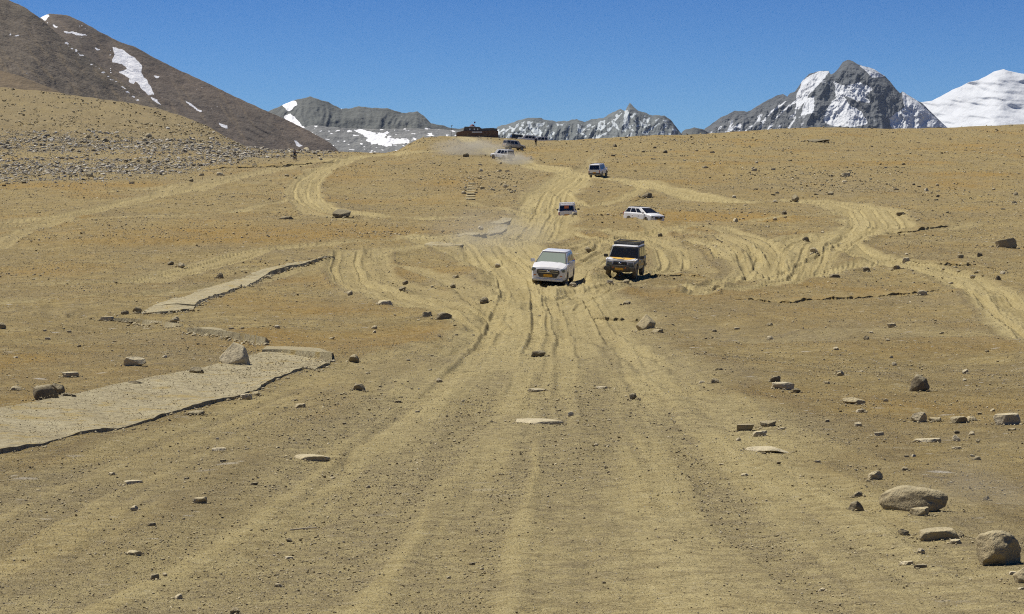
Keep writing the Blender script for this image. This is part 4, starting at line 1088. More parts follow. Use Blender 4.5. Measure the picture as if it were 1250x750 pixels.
slab([(596, 280), (608, 275), (622, 275)], [(590, 287), (602, 287), (612, 286)], .03, 'dusty worn stretch of concrete path on the slope')
rs = np.random.RandomState(77); xs_, ys_, zs_ = [], [], []
EDGE = []
for G, Z_ in PATHTOPS[:6]:
    e = G[:, -1]; q = len(e) * 5; ii = rs.randint(0, len(e), q); EDGE.append((e[ii, 0] + rs.normal(0, .12, q), e[ii, 1] - .12 - np.abs(rs.normal(0, .25, q))))
X_ = np.concatenate([e[0] for e in EDGE]); Y_ = np.concatenate([e[1] for e in EDGE])
scatter('gravel', 'crumbs of concrete along the broken path edge', X_, Y_, (1. + 4. * rs.rand(len(X_)) ** 4) * Y_ / F, tones(len(X_), rs, .5), 1, 865, (.4, .8))
for G, Z_ in PATHTOPS[:1]:
    n_, m_ = Z_.shape; q = int(n_ * 45); i = rs.randint(0, n_ - 1, q); j = rs.randint(0, m_ - 1, q); a_ = rs.rand(q)[:, None]; b_ = rs.rand(q)[:, None]
    g_ = G[i, j] * (1 - a_) * (1 - b_) + G[i + 1, j] * a_ * (1 - b_) + G[i, j + 1] * (1 - a_) * b_ + G[i + 1, j + 1] * a_ * b_
    xs_.append(g_[:, 0]); ys_.append(g_[:, 1]); zs_.append(Z_[i, j])
X_, Y_, Z_ = np.concatenate(xs_), np.concatenate(ys_), np.concatenate(zs_)
scatter('gravel', 'grit and pebbles lying on the concrete path', X_, Y_, (.6 + 1.5 * rs.rand(len(X_)) ** 4) * Y_ / F, tones(len(X_), rs, .3), 1, 860, (.35, .8), Z=Z_ + .0)
# flight of steps up the slope
st = empty('outdoor_steps', hit(573, 243))
tag(st, 'short flight of pale concrete steps on the slope below the skyline', 'steps')
for i in range(7):
    px0 = 568.5 + i * .5; row = 243.5 - i * 3.1
    x0, y0, z0 = hit(px0, row); wpx = 11 - i * .35; s = y0 / F
    bm = bmesh.new(); bmesh.ops.create_cube(bm, size=1)
    bmesh.ops.scale(bm, vec=(wpx * s, 2.2, .12), verts=bm.verts)
    bmesh.ops.bevel(bm, geom=bm.edges[:], offset=.02, segments=1, affect='EDGES')
    me = bpy.data.meshes.new('step'); bm.to_mesh(me); bm.free()
    o = link('step', me, st, M_CON)
    o.location = Vector((x0 + wpx * s * .5, y0 + .3, gz(x0, y0 + .3) + .05)) - st.location
    o.rotation_euler = (R(2), 0, R(4))

# ------------------------------------------------------------------ vehicle kit
M = {
 'white': simple('white_paint', (.82, .81, .78), .3, noise=.0, dust=.16, nscale=3., coat=.25),
 'silver': simple('beige_silver_paint', (.48, .44, .36), .35, .2, dust=.5, nscale=3.),
 'grey': simple('grey_paint', (.105, .108, .105), .4, .1, dust=.55, nscale=3.),
 'black': simple('black_trim', (.018, .018, .018), .55, dust=.25, nscale=4.),
 'dkgrey': simple('dark_plastic', (.04, .042, .042), .6, dust=.3, nscale=4.),
 'glass': simple('dark_glass', (.022, .028, .028), .08, spec=.8),
 'glass_pale': simple('pale_windscreen', (.215, .27, .225), .10, spec=.7, noise=.45, nscale=2.2),
 'yellow': simple('yellow_stripe', (.70, .40, .045), .5, dust=.2, nscale=4.),
 'plate': simple('yellow_plate', (.80, .40, .02), .5),
 'chrome': simple('chrome', (.6, .6, .6), .2, 1.),
 'lamp': simple('lamp_glass', (.14, .17, .18), .12, .2, spec=.9),
 'red': simple('red_lens', (.40, .035, .02), .25),
 'orange': simple('orange_lens', (.70, .20, .03), .25),
 'tyre': simple('tyre_rubber', (.028, .027, .025), .9, dust=.5, nscale=5.),
 'rim': simple('wheel_rim', (.30, .30, .29), .4, .6, dust=.4, nscale=5.),
 'cloth': simple('dark_cloth', (.02, .025, .04), .9),
 'cloth2': simple('dark_trousers', (.025, .025, .03), .9),
 'skin': simple('skin', (.36, .20, .13), .6),
 'hair': simple('black_hair', (.01, .01, .01), .7),
 'seat': simple('interior_seats', (.30, .20, .12), .8),
}
def glass_mat(name, tint, body, fac_body, rough=.03):
    m = bpy.data.materials.new(name); m.use_nodes = True; nt = m.node_tree; nt.nodes.clear(); g = NT(nt)
    out = g.n('ShaderNodeOutputMaterial'); tr = g.n('ShaderNodeBsdfTransparent'); tr.inputs[0].default_value = (*tint, 1)
    df = g.n('ShaderNodeBsdfDiffuse'); df.inputs[0].default_value = (*body, 1)
    gl = g.n('ShaderNodeBsdfGlossy'); gl.inputs['Roughness'].default_value = rough; gl.inputs[0].default_value = (.9, .9, .9, 1)
    m1 = g.n('ShaderNodeMixShader'); m1.inputs[0].default_value = fac_body; g.l(tr.outputs[0], m1.inputs[1]); g.l(df.outputs[0], m1.inputs[2])
    lw = g.n('ShaderNodeFresnel'); lw.inputs['IOR'].default_value = 1.5
    m2 = g.n('ShaderNodeMixShader'); g.l(g.ramp(lw.outputs[0], 0, 1, .02, 1.), m2.inputs[0]); g.l(m1.outputs[0], m2.inputs[1]); g.l(gl.outputs[0], m2.inputs[2]); g.l(m2.outputs[0], out.inputs['Surface'])
    return m
M['glass'] = glass_mat('window_glass', (.42, .45, .43), (.30, .27, .18), .05)
M['glass_pale'] = glass_mat('windscreen_painted_reflection', (.60, .68, .60), (.40, .46, .36), .62, .12)  # pale diffuse share paints a greenish reflection into the glass
def fin(bm, name, parent, mat, smooth=False, loc=None, rot=None):
    bmesh.ops.recalc_face_normals(bm, faces=bm.faces)
    me = bpy.data.meshes.new(name); bm.to_mesh(me); bm.free()
    if smooth: me.polygons.foreach_set('use_smooth', [True] * len(me.polygons))
    o = link(name, me, parent, M[mat] if isinstance(mat, str) else mat)
    if loc: o.location = loc
    if rot: o.rotation_euler = rot
    return o
def bx(name, size, loc, parent, mat, bev=.0, rot=None, seg=2):
    bm = bmesh.new(); bmesh.ops.create_cube(bm, size=1); bmesh.ops.scale(bm, vec=size, verts=bm.verts)
    if bev: bmesh.ops.bevel(bm, geom=bm.edges[:], offset=bev, segments=seg, affect='EDGES')
    return fin(bm, name, parent, mat, False, loc, rot)
def panel(name, pts, parent, mat, t=.012):
    """thick sheet through 3D points (a planar outline)"""
    P = [Vector(p) for p in pts]; n = Vector((0, 0, 0))
    for i in range(len(P)): n += P[i].cross(P[(i + 1) % len(P)])
    n.normalize()
    bm = bmesh.new()
    a = [bm.verts.new(p + n * t * .5) for p in P]; b = [bm.verts.new(p - n * t * .5) for p in P]
    bm.faces.new(a); bm.faces.new(b[::-1])
    for i in range(len(P)): bm.faces.new((a[i], b[i], b[(i + 1) % len(P)], a[(i + 1) % len(P)]))
    return fin(bm, name, parent, mat)
def tube(bm, a, b, r, n=8):
    a = Vector(a); b = Vector(b); d = (b - a)
    q = d.to_track_quat('Z', 'Y').to_matrix().to_4x4()
    bmesh.ops.create_cone(bm, cap_ends=True, segments=n, radius1=r, radius2=r, depth=d.length, matrix=Matrix.Translation((a + b) / 2) @ q)
def lathe_y(prof, n=28):
    """profile (r, y) turned about the Y axis"""
    bm = bmesh.new(); rings = []
    for r, y in prof: rings.append([bm.verts.new((r * math.cos(2 * math.pi * k / n), y, r * math.sin(2 * math.pi * k / n))) for k in range(n)])
    for a, b in zip(rings[:-1], rings[1:]):
        for k in range(n): bm.faces.new((a[k], a[(k + 1) % n], b[(k + 1) % n], b[k]))
    return bm
WHEEL = {}
def wheel(parent, x, y, r, wd, rimmat='rim'):
    side = 1 if y > 0 else -1
    key = (r, wd)
    if key not in WHEEL:
        h = wd / 2
        bm = lathe_y([(r * .58, -h * .8), (r * .72, -h), (r * .93, -h * .95), (r, -h * .6), (r * 1.0, 0), (r, h * .6), (r * .93, h * .95), (r * .72, h), (r * .58, h * .8), (r * .58, -h * .8)])
        bmesh.ops.recalc_face_normals(bm, faces=bm.faces); mt = bpy.data.meshes.new('tyre'); bm.to_mesh(mt); bm.free(); mt.materials.append(M['tyre'])
        bm = lathe_y([(.001, h * .35), (r * .16, h * .62), (r * .2, h * .5), (r * .5, h * .25), (r * .57, h * .7), (r * .60, h * .78), (r * .60, -h * .6), (.001, -h * .6)])
        for k in range(5):
            m4 = Matrix.Rotation(2 * math.pi * k / 5, 4, 'Y') @ Matrix.Translation((r * .36, h * .55, 0)) @ Matrix.Diagonal((r * .44, h * .3, r * .16, 1))
            bmesh.ops.create_cube(bm, size=1, matrix=m4)
        bmesh.ops.recalc_face_normals(bm, faces=bm.faces); mr = bpy.data.meshes.new('rim'); bm.to_mesh(mr); bm.free(); mr.materials.append(M[rimmat])
        WHEEL[key] = (mt, mr)
    mt, mr = WHEEL[key]
    o = bpy.data.objects.new('wheel', mt); COL.objects.link(o); o.parent = parent; o.location = (x, y, r)
    if side < 0: o.rotation_euler = (0, 0, math.pi)
    q = bpy.data.objects.new('rim', mr); COL.objects.link(q); q.parent = o
    return o
def ring_low(w, zb, zt):
    h = [(0, zb), (w - .12, zb), (w - .02, zb + .07), (w, zb + .18), (w, zt - .14), (w - .025, zt - .05), (w - .09, zt - .005), (w * .55, zt + .04), (0, zt + .05)]
    return h + [(-y, z) for y, z in h[-2:0:-1]]
def body_shell(name, stations, parent, mat, wells):
    bm = bmesh.new(); rings = []
    for x, w, zb, zt in stations: rings.append([bm.verts.new((x, y, z)) for y, z in ring_low(w, zb, zt)])
    for a, b in zip(rings[:-1], rings[1:]):
        n = len(a)
        for k in range(n): bm.faces.new((a[k], a[(k + 1) % n], b[(k + 1) % n], b[k]))
    bm.faces.new(rings[0]); bm.faces.new(rings[-1][::-1])
    bmesh.ops.recalc_face_normals(bm, faces=bm.faces)
    me = bpy.data.meshes.new('tmp'); bm.to_mesh(me); bm.free()
    base = bpy.data.objects.new('tmp', me); COL.objects.link(base)
    tmp = [base]
    for wx, wr, wy in wells:
        for s in (-1, 1):
            bm = bmesh.new(); bmesh.ops.create_cone(bm, cap_ends=True, segments=28, radius1=wr, radius2=wr, depth=.34, matrix=Matrix.Translation((wx, s * (wy - .13), wr * .86)) @ Matrix.Rotation(R(90), 4, 'X'))
            cm = bpy.data.meshes.new('tmpc'); bm.to_mesh(cm); bm.free(); c = bpy.data.objects.new('tmpc', cm); COL.objects.link(c); tmp.append(c)
            md = base.modifiers.new('b', 'BOOLEAN'); md.object = c; md.operation = 'DIFFERENCE'; md.solver = 'EXACT'
    dg = bpy.context.evaluated_depsgraph_get(); dg.update()
    out = bpy.data.meshes.new_from_object(base.evaluated_get(dg))
    for t in tmp: bpy.data.objects.remove(t)
    out.name = name; out.materials.clear()
    for p in out.polygons: p.use_smooth = False
    return link(name, out, parent, M[mat])
def rrect(x0, x1, hw, r, z, n=4):
    pts = []
    for cx, cy, a0 in ((x1 - r, hw - r, 0), (x0 + r, hw - r, 90), (x0 + r, -hw + r, 180), (x1 - r, -hw + r, 270)):
        for k in range(n + 1):
            a = R(a0 + 90 * k / n); pts.append((cx + r * math.cos(a), cy + r * math.sin(a), z))
    return pts
def prism(pa, pb):
    bm = bmesh.new(); a = [bm.verts.new(p) for p in pa]; b_ = [bm.verts.new(p) for p in pb]
    bm.faces.new(a); bm.faces.new(b_[::-1])
    for i in range(len(a)): bm.faces.new((a[i], b_[i], b_[(i + 1) % len(a)], a[(i + 1) % len(a)]))
    bmesh.ops.recalc_face_normals(bm, faces=bm.faces); me = bpy.data.meshes.new('tmpc'); bm.to_mesh(me); bm.free(); return me
def carve(me, cutters):
    base = bpy.data.objects.new('tmp', me); COL.objects.link(base); tmp = [base]
    for c_ in cutters:
        c = bpy.data.objects.new('tmpc', c_); COL.objects.link(c); tmp.append(c)
        md = base.modifiers.new('b', 'BOOLEAN'); md.object = c; md.operation = 'DIFFERENCE'; md.solver = 'EXACT'
    dg = bpy.context.evaluated_depsgraph_get(); dg.update()
    out = bpy.data.meshes.new_from_object(base.evaluated_get(dg))
    for q in tmp: bpy.data.objects.remove(q)
    out.materials.clear(); return out
def cabin(parent, mat, z0, z1, b, t, hw0, hw1, r=.13, roofmat=None, win=()):
    """greenhouse shell with real window openings; b, t = (rear x, front x) at belt and at roof edge"""
    def loft(d, za, zb_):
        bm = bmesh.new(); rings = []
        for p in (rrect(b[0] + d, b[1] - d, hw0 - d, r, za), rrect(b[0] + d, b[1] - d, hw0 - d, r, z0), rrect(t[0] + d, t[1] - d, hw1 - d, r, zb_)): rings.append([bm.verts.new(q) for q in p])
        for a, c in zip(rings[:-1], rings[1:]):
            n = len(a)
            for k in range(n): bm.faces.new((a[k], a[(k + 1) % n], c[(k + 1) % n], c[k]))
        bm.faces.new(rings[0]); bm.faces.new(rings[-1]); bmesh.ops.recalc_face_normals(bm, faces=bm.faces)
        me = bpy.data.meshes.new('cabin'); bm.to_mesh(me); bm.free(); return me
    L0 = lambda k: t[0] * k + b[0] * (1 - k); L1 = lambda k: t[1] * k + b[1] * (1 - k); Hh = lambda k: hw1 * k + hw0 * (1 - k); Zz = lambda k: z0 + (z1 - z0) * k
    cut = [loft(.06, z0 - .02, z1 - .03)]
    fr = [(k, y) for k, y in ((.09, -1.02), (.09, 1.02), (.90, 1.0), (.90, -1.0))]
    cut.append(prism([(L1(k) + .1, y * (Hh(k) - .11), Zz(k)) for k, y in fr], [(L1(k) - .3, y * (Hh(k) - .11), Zz(k)) for k, y in fr]))
    cut.append(prism([(L0(k) - .1, y * .96 * (Hh(k) - .11), Zz(k)) for k, y in fr], [(L0(k) + .3, y * .96 * (Hh(k) - .11), Zz(k)) for k, y in fr]))
    for f0, f1 in win:
        q = []
        for k, f in ((.11, f0 + .008), (.11, f1 - .008), (.85, f1 - .02), (.85, f0 + .012)): q.append((((L0(k) + .06) * (1 - f) + (L1(k) - .06) * f), Zz(k)))
        cut.append(prism([(x, -1.2, z) for x, z in q], [(x, 1.2, z) for x, z in q]))
    me = carve(loft(0, z0 - .05, z1), cut); me.name = 'cabin'
    link('cabin', me, parent, M[mat])
    bx('dashboard', (.42, 2 * hw0 - .2, .14), (b[1] - .38, 0, z0 + .02), parent, 'black', .04)
    bx('cabin_dark_sheet', (b[1] - b[0] - .3, 2 * hw0 - .16, .03), ((b[0] + b[1]) / 2, 0, z0 + .035), parent, 'black')  # black sheet added over the white body top to darken the cabin
    for xs in (t[1] - .45, t[1] - 1.35, t[1] - 2.1):
        for ys in ((-.36, .36) if xs > t[1] - 1 else (-.45, 0, .45)):
            if xs < t[0] + .2: continue
            st_ = bx('seat', (.14, .40 if len((0,)) and xs > t[1] - 1 else .34, .30), (xs, ys, z0 + .16), parent, 'seat', .05, (0, R(-10), 0))
            bx('headrest', (.09, .22, .14), (-.03, 0, .24), st_, 'seat', .03)
    bm = bmesh.new(); n = 18
    for k in range(n):
        a = 2 * math.pi * k / n; a2 = 2 * math.pi * (k + 1) / n
        tube(bm, (0, .18 * math.cos(a), .18 * math.sin(a)), (0, .18 * math.cos(a2), .18 * math.sin(a2)), .014, 6)
    fin(bm, 'steering_wheel', parent, 'black', True, (t[1] - .02 if b[1] - t[1] < .6 else t[1] + .12, -.36, z0 + .14), (0, R(-25), 0))
    bm = bmesh.new(); rings = []
    for p in (rrect(*t, hw1, r, z1 + .002), rrect(t[0] - .01, t[1] + .01, hw1 + .01, r, z1 + .02), rrect(t[0] + .05, t[1] - .07, hw1 - .06, r, z1 + .055), rrect(t[0] + .35, t[1] - .35, hw1 - .30, r, z1 + .075)): rings.append([bm.verts.new(q) for q in p])
    for a, c in zip(rings[:-1], rings[1:]):
        n = len(a)
        for k in range(n): bm.faces.new((a[k], a[(k + 1) % n], c[(k + 1) % n], c[k]))
    bm.faces.new(rings[0]); bm.faces.new(rings[-1])
    fin(bm, 'roof', parent, roofmat or mat, True)
    return o
def make_vehicle(label, group, style):
    S = STYLE[style]
    root = empty('car' if style in ('mpv', 'side') else 'jeep'); root['label'] = label
    tag(root, label, 'car', group)
    z0, z1 = S['z']; b, t = S['b'], S['t']; hw0, hw1 = S['hw']
    bp, rp = S['paint'], S.get('roofpaint', S['paint'])
    r = S['r']; wx = S['wx']; wy = S['wy']
    body_shell('body', S['st'], root, bp, [(wx[0], r * 1.2, S['st'][4][1]), (wx[1], r * 1.2, S['st'][4][1])])
    cabin(root, S.get('pillar', bp), z0, z1, b, t, hw0, hw1, roofmat=rp, win=S['win'])
    for x in wx:
        for s in (-1, 1): wheel(root, x, s * wy, r, .22)
    # underside mass between the wheels
    bx('underbody', (wx[0] - wx[1] + .5, wy * 1.3, .18), ((wx[0] + wx[1]) / 2, 0, S['st'][4][2] + .02), root, 'black', .03)
    L0 = lambda k: t[0] * k + b[0] * (1 - k); L1 = lambda k: t[1] * k + b[1] * (1 - k)
    Hh = lambda k: hw1 * k + hw0 * (1 - k); Zz = lambda k: z0 + (z1 - z0) * k
    e = .004
    def front(k, y): return (L1(k) + e + .002, y * (Hh(k) - .10), Zz(k))
    def rear(k, y): return (L0(k) - e - .002, y * (Hh(k) - .10), Zz(k))
    if style in ('mpv', 'side'): panel('windshield_seal', [(x - .003, y * 1.07, z) for x, y, z in (front(.0, -1.05), front(.0, 1.05), front(.99, 1.04), front(.99, -1.04))], root, 'black', .010)
    ws = panel('windshield', [front(.06, -1.05), front(.06, 1.05), front(.93, 1.03), front(.93, -1.03)], root, S.get('wsmat', 'glass'))
    panel('rear_window', [rear(.12, -1), rear(.12, 1), rear(.88, 1), rear(.88, -1)], root, 'glass')
    for s in (-1, 1):
        def side(k, f):
            x = (L0(k) + .06) * (1 - f) + (L1(k) - .06) * f
            return (x, s * (Hh(k) + e), Zz(k))
        for f0, f1 in S['win']:
            panel('side_window', [side(.08, f0), side(.08, f1), side(.88, f1 - .012), side(.88, f0 + .004)], root, 'glass')
        w = S['st'][4][1]
        for (x0, x1) in S['doors']:
            zb = S['st'][4][2] + .12; zt = z0 - .13
            d = panel('door', [(x0, s * (w + .003), zb), (x1, s * (w + .003), zb), (x1, s * (w + .003), zt), (x0, s * (w + .003), zt)], root, bp, .014)
            bx('handle', (.17, .03, .03), (x0 + .16, s * (w + .018), zt - .08), d, S.get('handle', bp), .008)
        bx('door_mirror', (.12, .24, .17), (L1(.1) - .28, s * (Hh(.1) + .19), z0 + .09), root, S.get('mirror', bp), .03)
        bx('headlight', S['hl'][0], (S['hl'][1][0], s * S['hl'][1][1], S['hl'][1][2]), root, 'lamp', .03, (0, R(S['hl'][2]), s * R(-S['hl'][3])))
        bx('tail_light', S['tl'][0], (S['tl'][1][0], s * S['tl'][1][1], S['tl'][1][2]), root, 'red', .015)
    xf = S['st'][0][0]; xr = S['st'][-1][0]
    g = S['grille']  # half width top, half width bottom, z bottom, z top
    gx = xf + g[4]
    panel('grille', [(gx, -g[1], g[2]), (gx, g[1], g[2]), (gx, g[0], (g[2] + g[3]) / 2 + .04), (gx, g[0] * .93, g[3]), (gx, -g[0] * .93, g[3]), (gx, -g[0], (g[2] + g[3]) / 2 + .04)], root, 'black', .05)
    for k in range(2):
        bx('chrome_bar', (.03, g[0] * 1.7, .022), (gx + .03, 0, g[3] - .05 - .10 * k), root, 'chrome' if style == 'mpv' else 'dkgrey', .005)
    bm = bmesh.new()
    bmesh.ops.create_uvsphere(bm, u_segments=16, v_segments=8, radius=1); bmesh.ops.scale(bm, vec=(.02, .085, .055), verts=bm.verts)
    fin(bm, 'emblem', root, 'chrome', True, (gx + .045, 0, g[3] - .09))
    np_ = bx('number_plate', (.02, .46, .13), (gx + S['plx'], 0, S['plz']), root, 'plate', .004)
    bx('number_plate', (.02, .46, .13), (xr - .035, 0, S['rplz']), root, 'plate', .004)
    bx('bumper', S['fb'][0], (xf + S['fb'][1], 0, S['fb'][2]), root, S['bmat'], .05)
    bx('bumper', (.16, S['fb'][0][1], .20), (xr + .02, 0, S['st'][4][2] + .17), root, S['bmat'], .04)
    for s in (-1, 1):
        a = bx('fog_lamp', (.04, .16, .09), (gx + S['fog'][0], s * S['fog'][1], S['fog'][2]), root, S['fog'][3], .02)
    for q in range(2): 
        wp = panel('wiper', [(L1(.05) + .03, -.1 - .5 * q, Zz(.06)), (L1(.05) + .03, .38 - .5 * q, Zz(.10)), (L1(.05) + .03, .38 - .5 * q, Zz(.13)), (L1(.05) + .03, -.1 - .5 * q, Zz(.09))], root, 'black', .01)
    if S.get('rack'):
        x0, x1 = t[0] + .1, t[0] + .1 + S['rack']; zz = z1 + .08
        rk = bmesh.new()
        for hz, rr in ((.11, .034), (.03, .028)):
            ys = hw1 - .04
            tube(rk, (x0, -ys, zz + hz), (x1, -ys, zz + hz), rr); tube(rk, (x0, ys, zz + hz), (x1, ys, zz + hz), rr)
            tube(rk, (x0, -ys, zz + hz), (x0, ys, zz + hz), rr); tube(rk, (x1, -ys, zz + hz), (x1, ys, zz + hz), rr)
        for k in range(6):
            x = x0 + (x1 - x0) * k / 5
            for s in (-1, 1): tube(rk, (x, s * (hw1 - .04), zz - .07), (x, s * (hw1 - .04), zz + .11), .018)
            tube(rk, (x, -(hw1 - .04), zz + .03), (x, hw1 - .04, zz + .03), .014)
        fin(rk, 'roof_rack', root, S.get('rackmat', 'dkgrey'))
    elif S.get('rails'):
        rk = bmesh.new()
        for s in (-1, 1):
            tube(rk, (t[0] + .3, s * (hw1 - .06), z1 + .11), (t[1] - .3, s * (hw1 - .06), z1 + .11), .02)
            for x in (t[0] + .3, (t[0] + t[1]) / 2, t[1] - .3): tube(rk, (x, s * (hw1 - .06), z1 + .02), (x, s * (hw1 - .06), z1 + .11), .02)
        for x in (t[0] + .8, t[1] - .7): tube(rk, (x, -(hw1 - .06), z1 + .12), (x, hw1 - .06, z1 + .12), .018)
        fin(rk, 'roof_rack', root, 'dkgrey')
    if S.get('spare'):
        sp = wheel(root, xr - .14, .0, r * .97, .2); sp.name = 'spare_wheel'; sp.rotation_euler = (0, 0, R(90)); sp.location = (xr - .14, -.12, .98)
    return root, S

base_mpv = dict(
    st=[(2.36, .70, .36, .80), (2.30, .80, .26, .88), (2.12, .88, .22, .955), (1.75, .91, .22, 1.02), (1.30, .915, .22, 1.10), (.4, .915, .22, 1.12), (-.8, .915, .22, 1.13), (-1.9, .91, .22, 1.13), (-2.25, .87, .25, 1.12), (-2.38, .80, .36, 1.04)],
    z=(1.07, 1.59), b=(-2.30, 1.42), t=(-2.02, .22), hw=(.835, .66), r=.335, wx=(1.37, -1.38), wy=.80, paint='white', wsmat='glass_pale', bmat='white',
    win=[(.02, .26), (.285, .56), (.585, .82)], doors=[(-.98, -.02), (.02, 1.02)],
    hl=((.16, .46, .17), (2.235, .66, .79), 14, 30), tl=((.08, .16, .34), (-2.36, .76, .98)), grille=(.60, .44, .40, .80, .0), plx=.05, plz=.50, rplz=.78,
    fb=((.20, 1.62, .16), -.05, .29), fog=(-.02, .67, .50, 'orange'), rails=False)
jeep = dict(
    st=[(2.12, .76, .46, .93), (2.06, .80, .44, .97), (1.9, .83, .42, 1.0), (1.6, .845, .40, 1.02), (1.18, .85, .40, 1.05), (.4, .85, .40, 1.09), (-.8, .85, .40, 1.09), (-1.8, .85, .40, 1.09), (-2.1, .84, .42, 1.09), (-2.18, .82, .44, 1.07)],
    z=(1.05, 1.66), b=(-2.14, 1.20), t=(-2.06, .66), hw=(.82, .72), r=.375, wx=(1.36, -1.20), wy=.74, paint='grey', roofpaint='white', pillar='dkgrey', bmat='black',
    win=[(.02, .24), (.265, .52), (.545, .80)], doors=[(-.92, .02), (.06, .98)], handle='black', mirror='black',
    hl=((.10, .30, .19), (2.13, .58, .82), 0, 6), tl=((.06, .10, .34), (-2.18, .74, .86)), grille=(.38, .36, .64, .93, .06), plx=.27, plz=.56, rplz=.72,
    fb=((.26, 1.74, .24), .13, .55), fog=(.28, .62, .68, 'lamp'), rack=2.1, spare=True)
STYLE = {
 'mpv': base_mpv,
 'jeep': jeep,
 'jeep_white': dict(jeep, paint='white', pillar='white', roofpaint='white', spare=False, rack=1.6, rackmat='white', fb=((.2, 1.66, .2), .05, .52), plx=.16, fog=(.1, .62, .66, 'lamp'), handle='white', mirror='black'),
 'suv': dict(jeep, paint='white', pillar='white', roofpaint='white', spare=False, rack=None, rails=True, fb=((.2, 1.70, .22), .05, .52), plx=.16, fog=(.1, .62, .66, 'lamp'), handle='white', mirror='white', z=(1.07, 1.75), t=(-2.0, .62), win=[(.05, .27), (.30, .55), (.58, .82)]),
 'side': dict(base_mpv, rails=True, wsmat='glass', pillar='white', z=(1.06, 1.60), t=(-1.90, .30), grille=(.5, .44, .55, .80, .0)),
}
STYLE['suv_beige'] = dict(STYLE['suv'], paint='silver', pillar='silver', roofpaint='white')
STYLE['suv_dark'] = dict(STYLE['suv'], paint='grey', pillar='dkgrey', roofpaint='dkgrey')

def settle(root, S, X, Y, heading, roll=.35):
    """stand the vehicle on the ground with all four wheels; heading = direction of the nose (degrees, 0 = +X, 90 = away)"""
    h = R(heading); fx, fy = math.cos(h), math.sin(h)
    P = []
    for wx_ in S['wx']:
        for s in (-1, 1):
            x = X + fx * wx_ - fy * s * S['wy']; y = Y + fy * wx_ + fx * s * S['wy']
            zz_ = sum(gz(x + a_, y + b_) for a_ in (-.25, 0, .25) for b_ in (-.35, 0, .35)) / 9
            P.append(Vector((x, y, zz_ - .02)))
    for a_, b_ in ((0, 1), (2, 3)):
        m_ = (P[a_].z + P[b_].z) / 2; P[a_].z = m_ + (P[a_].z - m_) * roll; P[b_].z = m_ + (P[b_].z - m_) * roll
    fwd = ((P[0] + P[1]) - (P[2] + P[3])).normalized()
    left = ((P[1] + P[3]) - (P[0] + P[2])).normalized()
    up = fwd.cross(left).normalized(); left = up.cross(fwd)
    c = (P[0] + P[1] + P[2] + P[3]) / 4
    m = Matrix((fwd, left, up)).transposed().to_4x4()
    mid = (S['wx'][0] + S['wx'][1]) / 2
    m.translation = c - fwd * mid
    root.matrix_world = m
    return root

c1, S1 = make_vehicle('white people carrier with pale green windscreen coming down towards the viewer', None, 'mpv')
settle(c1, S1, *CAR['mpv'], -98, .8)
c2, S2 = make_vehicle('dark grey jeep with white roof, roof rack and yellow bonnet stripes beside the white van', None, 'jeep')
settle(c2, S2, *CAR['jeep'], -101)
# bonnet skin of the jeep: white with yellow stripes running to the corners
zf = lambda x: np.interp(x, [1.18, 1.6, 1.9, 2.06], [1.05, 1.02, 1.0, .97]) + .034
def bonnet_patch(name, pts, mat, dz, parent):
    bm = bmesh.new(); a = [bm.verts.new((x, y, zf(x) + dz)) for x, y in pts]; b_ = [bm.verts.new((x, y, zf(x) + dz - .02)) for x, y in pts]
    bm.faces.new(a); bm.faces.new(b_[::-1])
    for i in range(len(a)): bm.faces.new((a[i], b_[i], b_[(i + 1) % len(a)], a[(i + 1) % len(a)]))
    return fin(bm, name, parent, mat)
bon = bonnet_patch('bonnet', [(1.24, -.72), (1.6, -.74), (1.9, -.73), (2.05, -.68), (2.05, .68), (1.9, .73), (1.6, .74), (1.24, .72)], 'white', .012, c2)
bonnet_patch('stripe', [(1.26, -.70), (1.66, -.42), (1.98, .02), (1.70, .16), (1.38, -.02), (1.26, -.12)], 'yellow', .018, bon)
bonnet_patch('stripe', [(1.26, .70), (1.26, .02), (1.45, .10), (1.75, .22), (2.0, .10), (1.80, .50)], 'yellow', .020, bon)
for s in (-1, 1):
    bonnet_patch('wing_top', [(1.3, s * .845), (1.3, s * .76), (1.9, s * .76), (2.08, s * .72), (2.08, s * .80), (1.9, s * .84)], 'white', .004, c2)
    w = .85 + .008
    panel('side_stripe', [(-1.0, s * w, .62), (.9, s * w, .66), (.9, s * w, .74), (-1.0, s * w, .76)], c2, 'yellow', .01)
    panel('side_stripe', [(.0, s * w, .78), (.95, s * w, .92), (.95, s * w, 1.0), (.2, s * w, .92)], c2, 'yellow', .01)
bx('front_panel', (.04, 1.5, .20), (2.135, 0, .87), c2, 'white', .01)
# mesh holes: the jeep carries a bull bar
bb = bmesh.new()
tube(bb, (2.42, -.52, .72), (2.42, .52, .72), .03); tube(bb, (2.40, -.5, .45), (2.42, -.5, .72), .03); tube(bb, (2.40, .5, .45), (2.42, .5, .72), .03)
fin(bb, 'bull_bar', c2, 'black')
for s in (-1, 1): bx('indicator_lamp', (.04, .07, .06), (2.40, s * .34, .62), c2, 'orange', .01)
c3, S3 = make_vehicle('white jeep seen from behind with orange plate, half hidden by a dirt brow', None, 'jeep_white')
settle(c3, S3, *CAR['rear_jeep'], 86)
bx('window_sticker', (.02, .42, .26), (-2.155, 0, 1.48), c3, 'orange', .005, (0, R(6), 0))
c4, S4 = make_vehicle('white car with dark side windows, nose to the right, sunk behind a dirt brow', None, 'side')
settle(c4, S4, *CAR['side_suv'], -54); c4.scale = (.88, .88, .88)
c5, S5 = make_vehicle('white car seen from behind climbing alone at the road fork', None, 'suv')
settle(c5, S5, *CAR['up_suv'], 74)
c6, S6 = make_vehicle('white car in the dust cloud, lower of the two near the skyline', None, 'suv')
settle(c6, S6, *CAR['dust_suv'], 133)
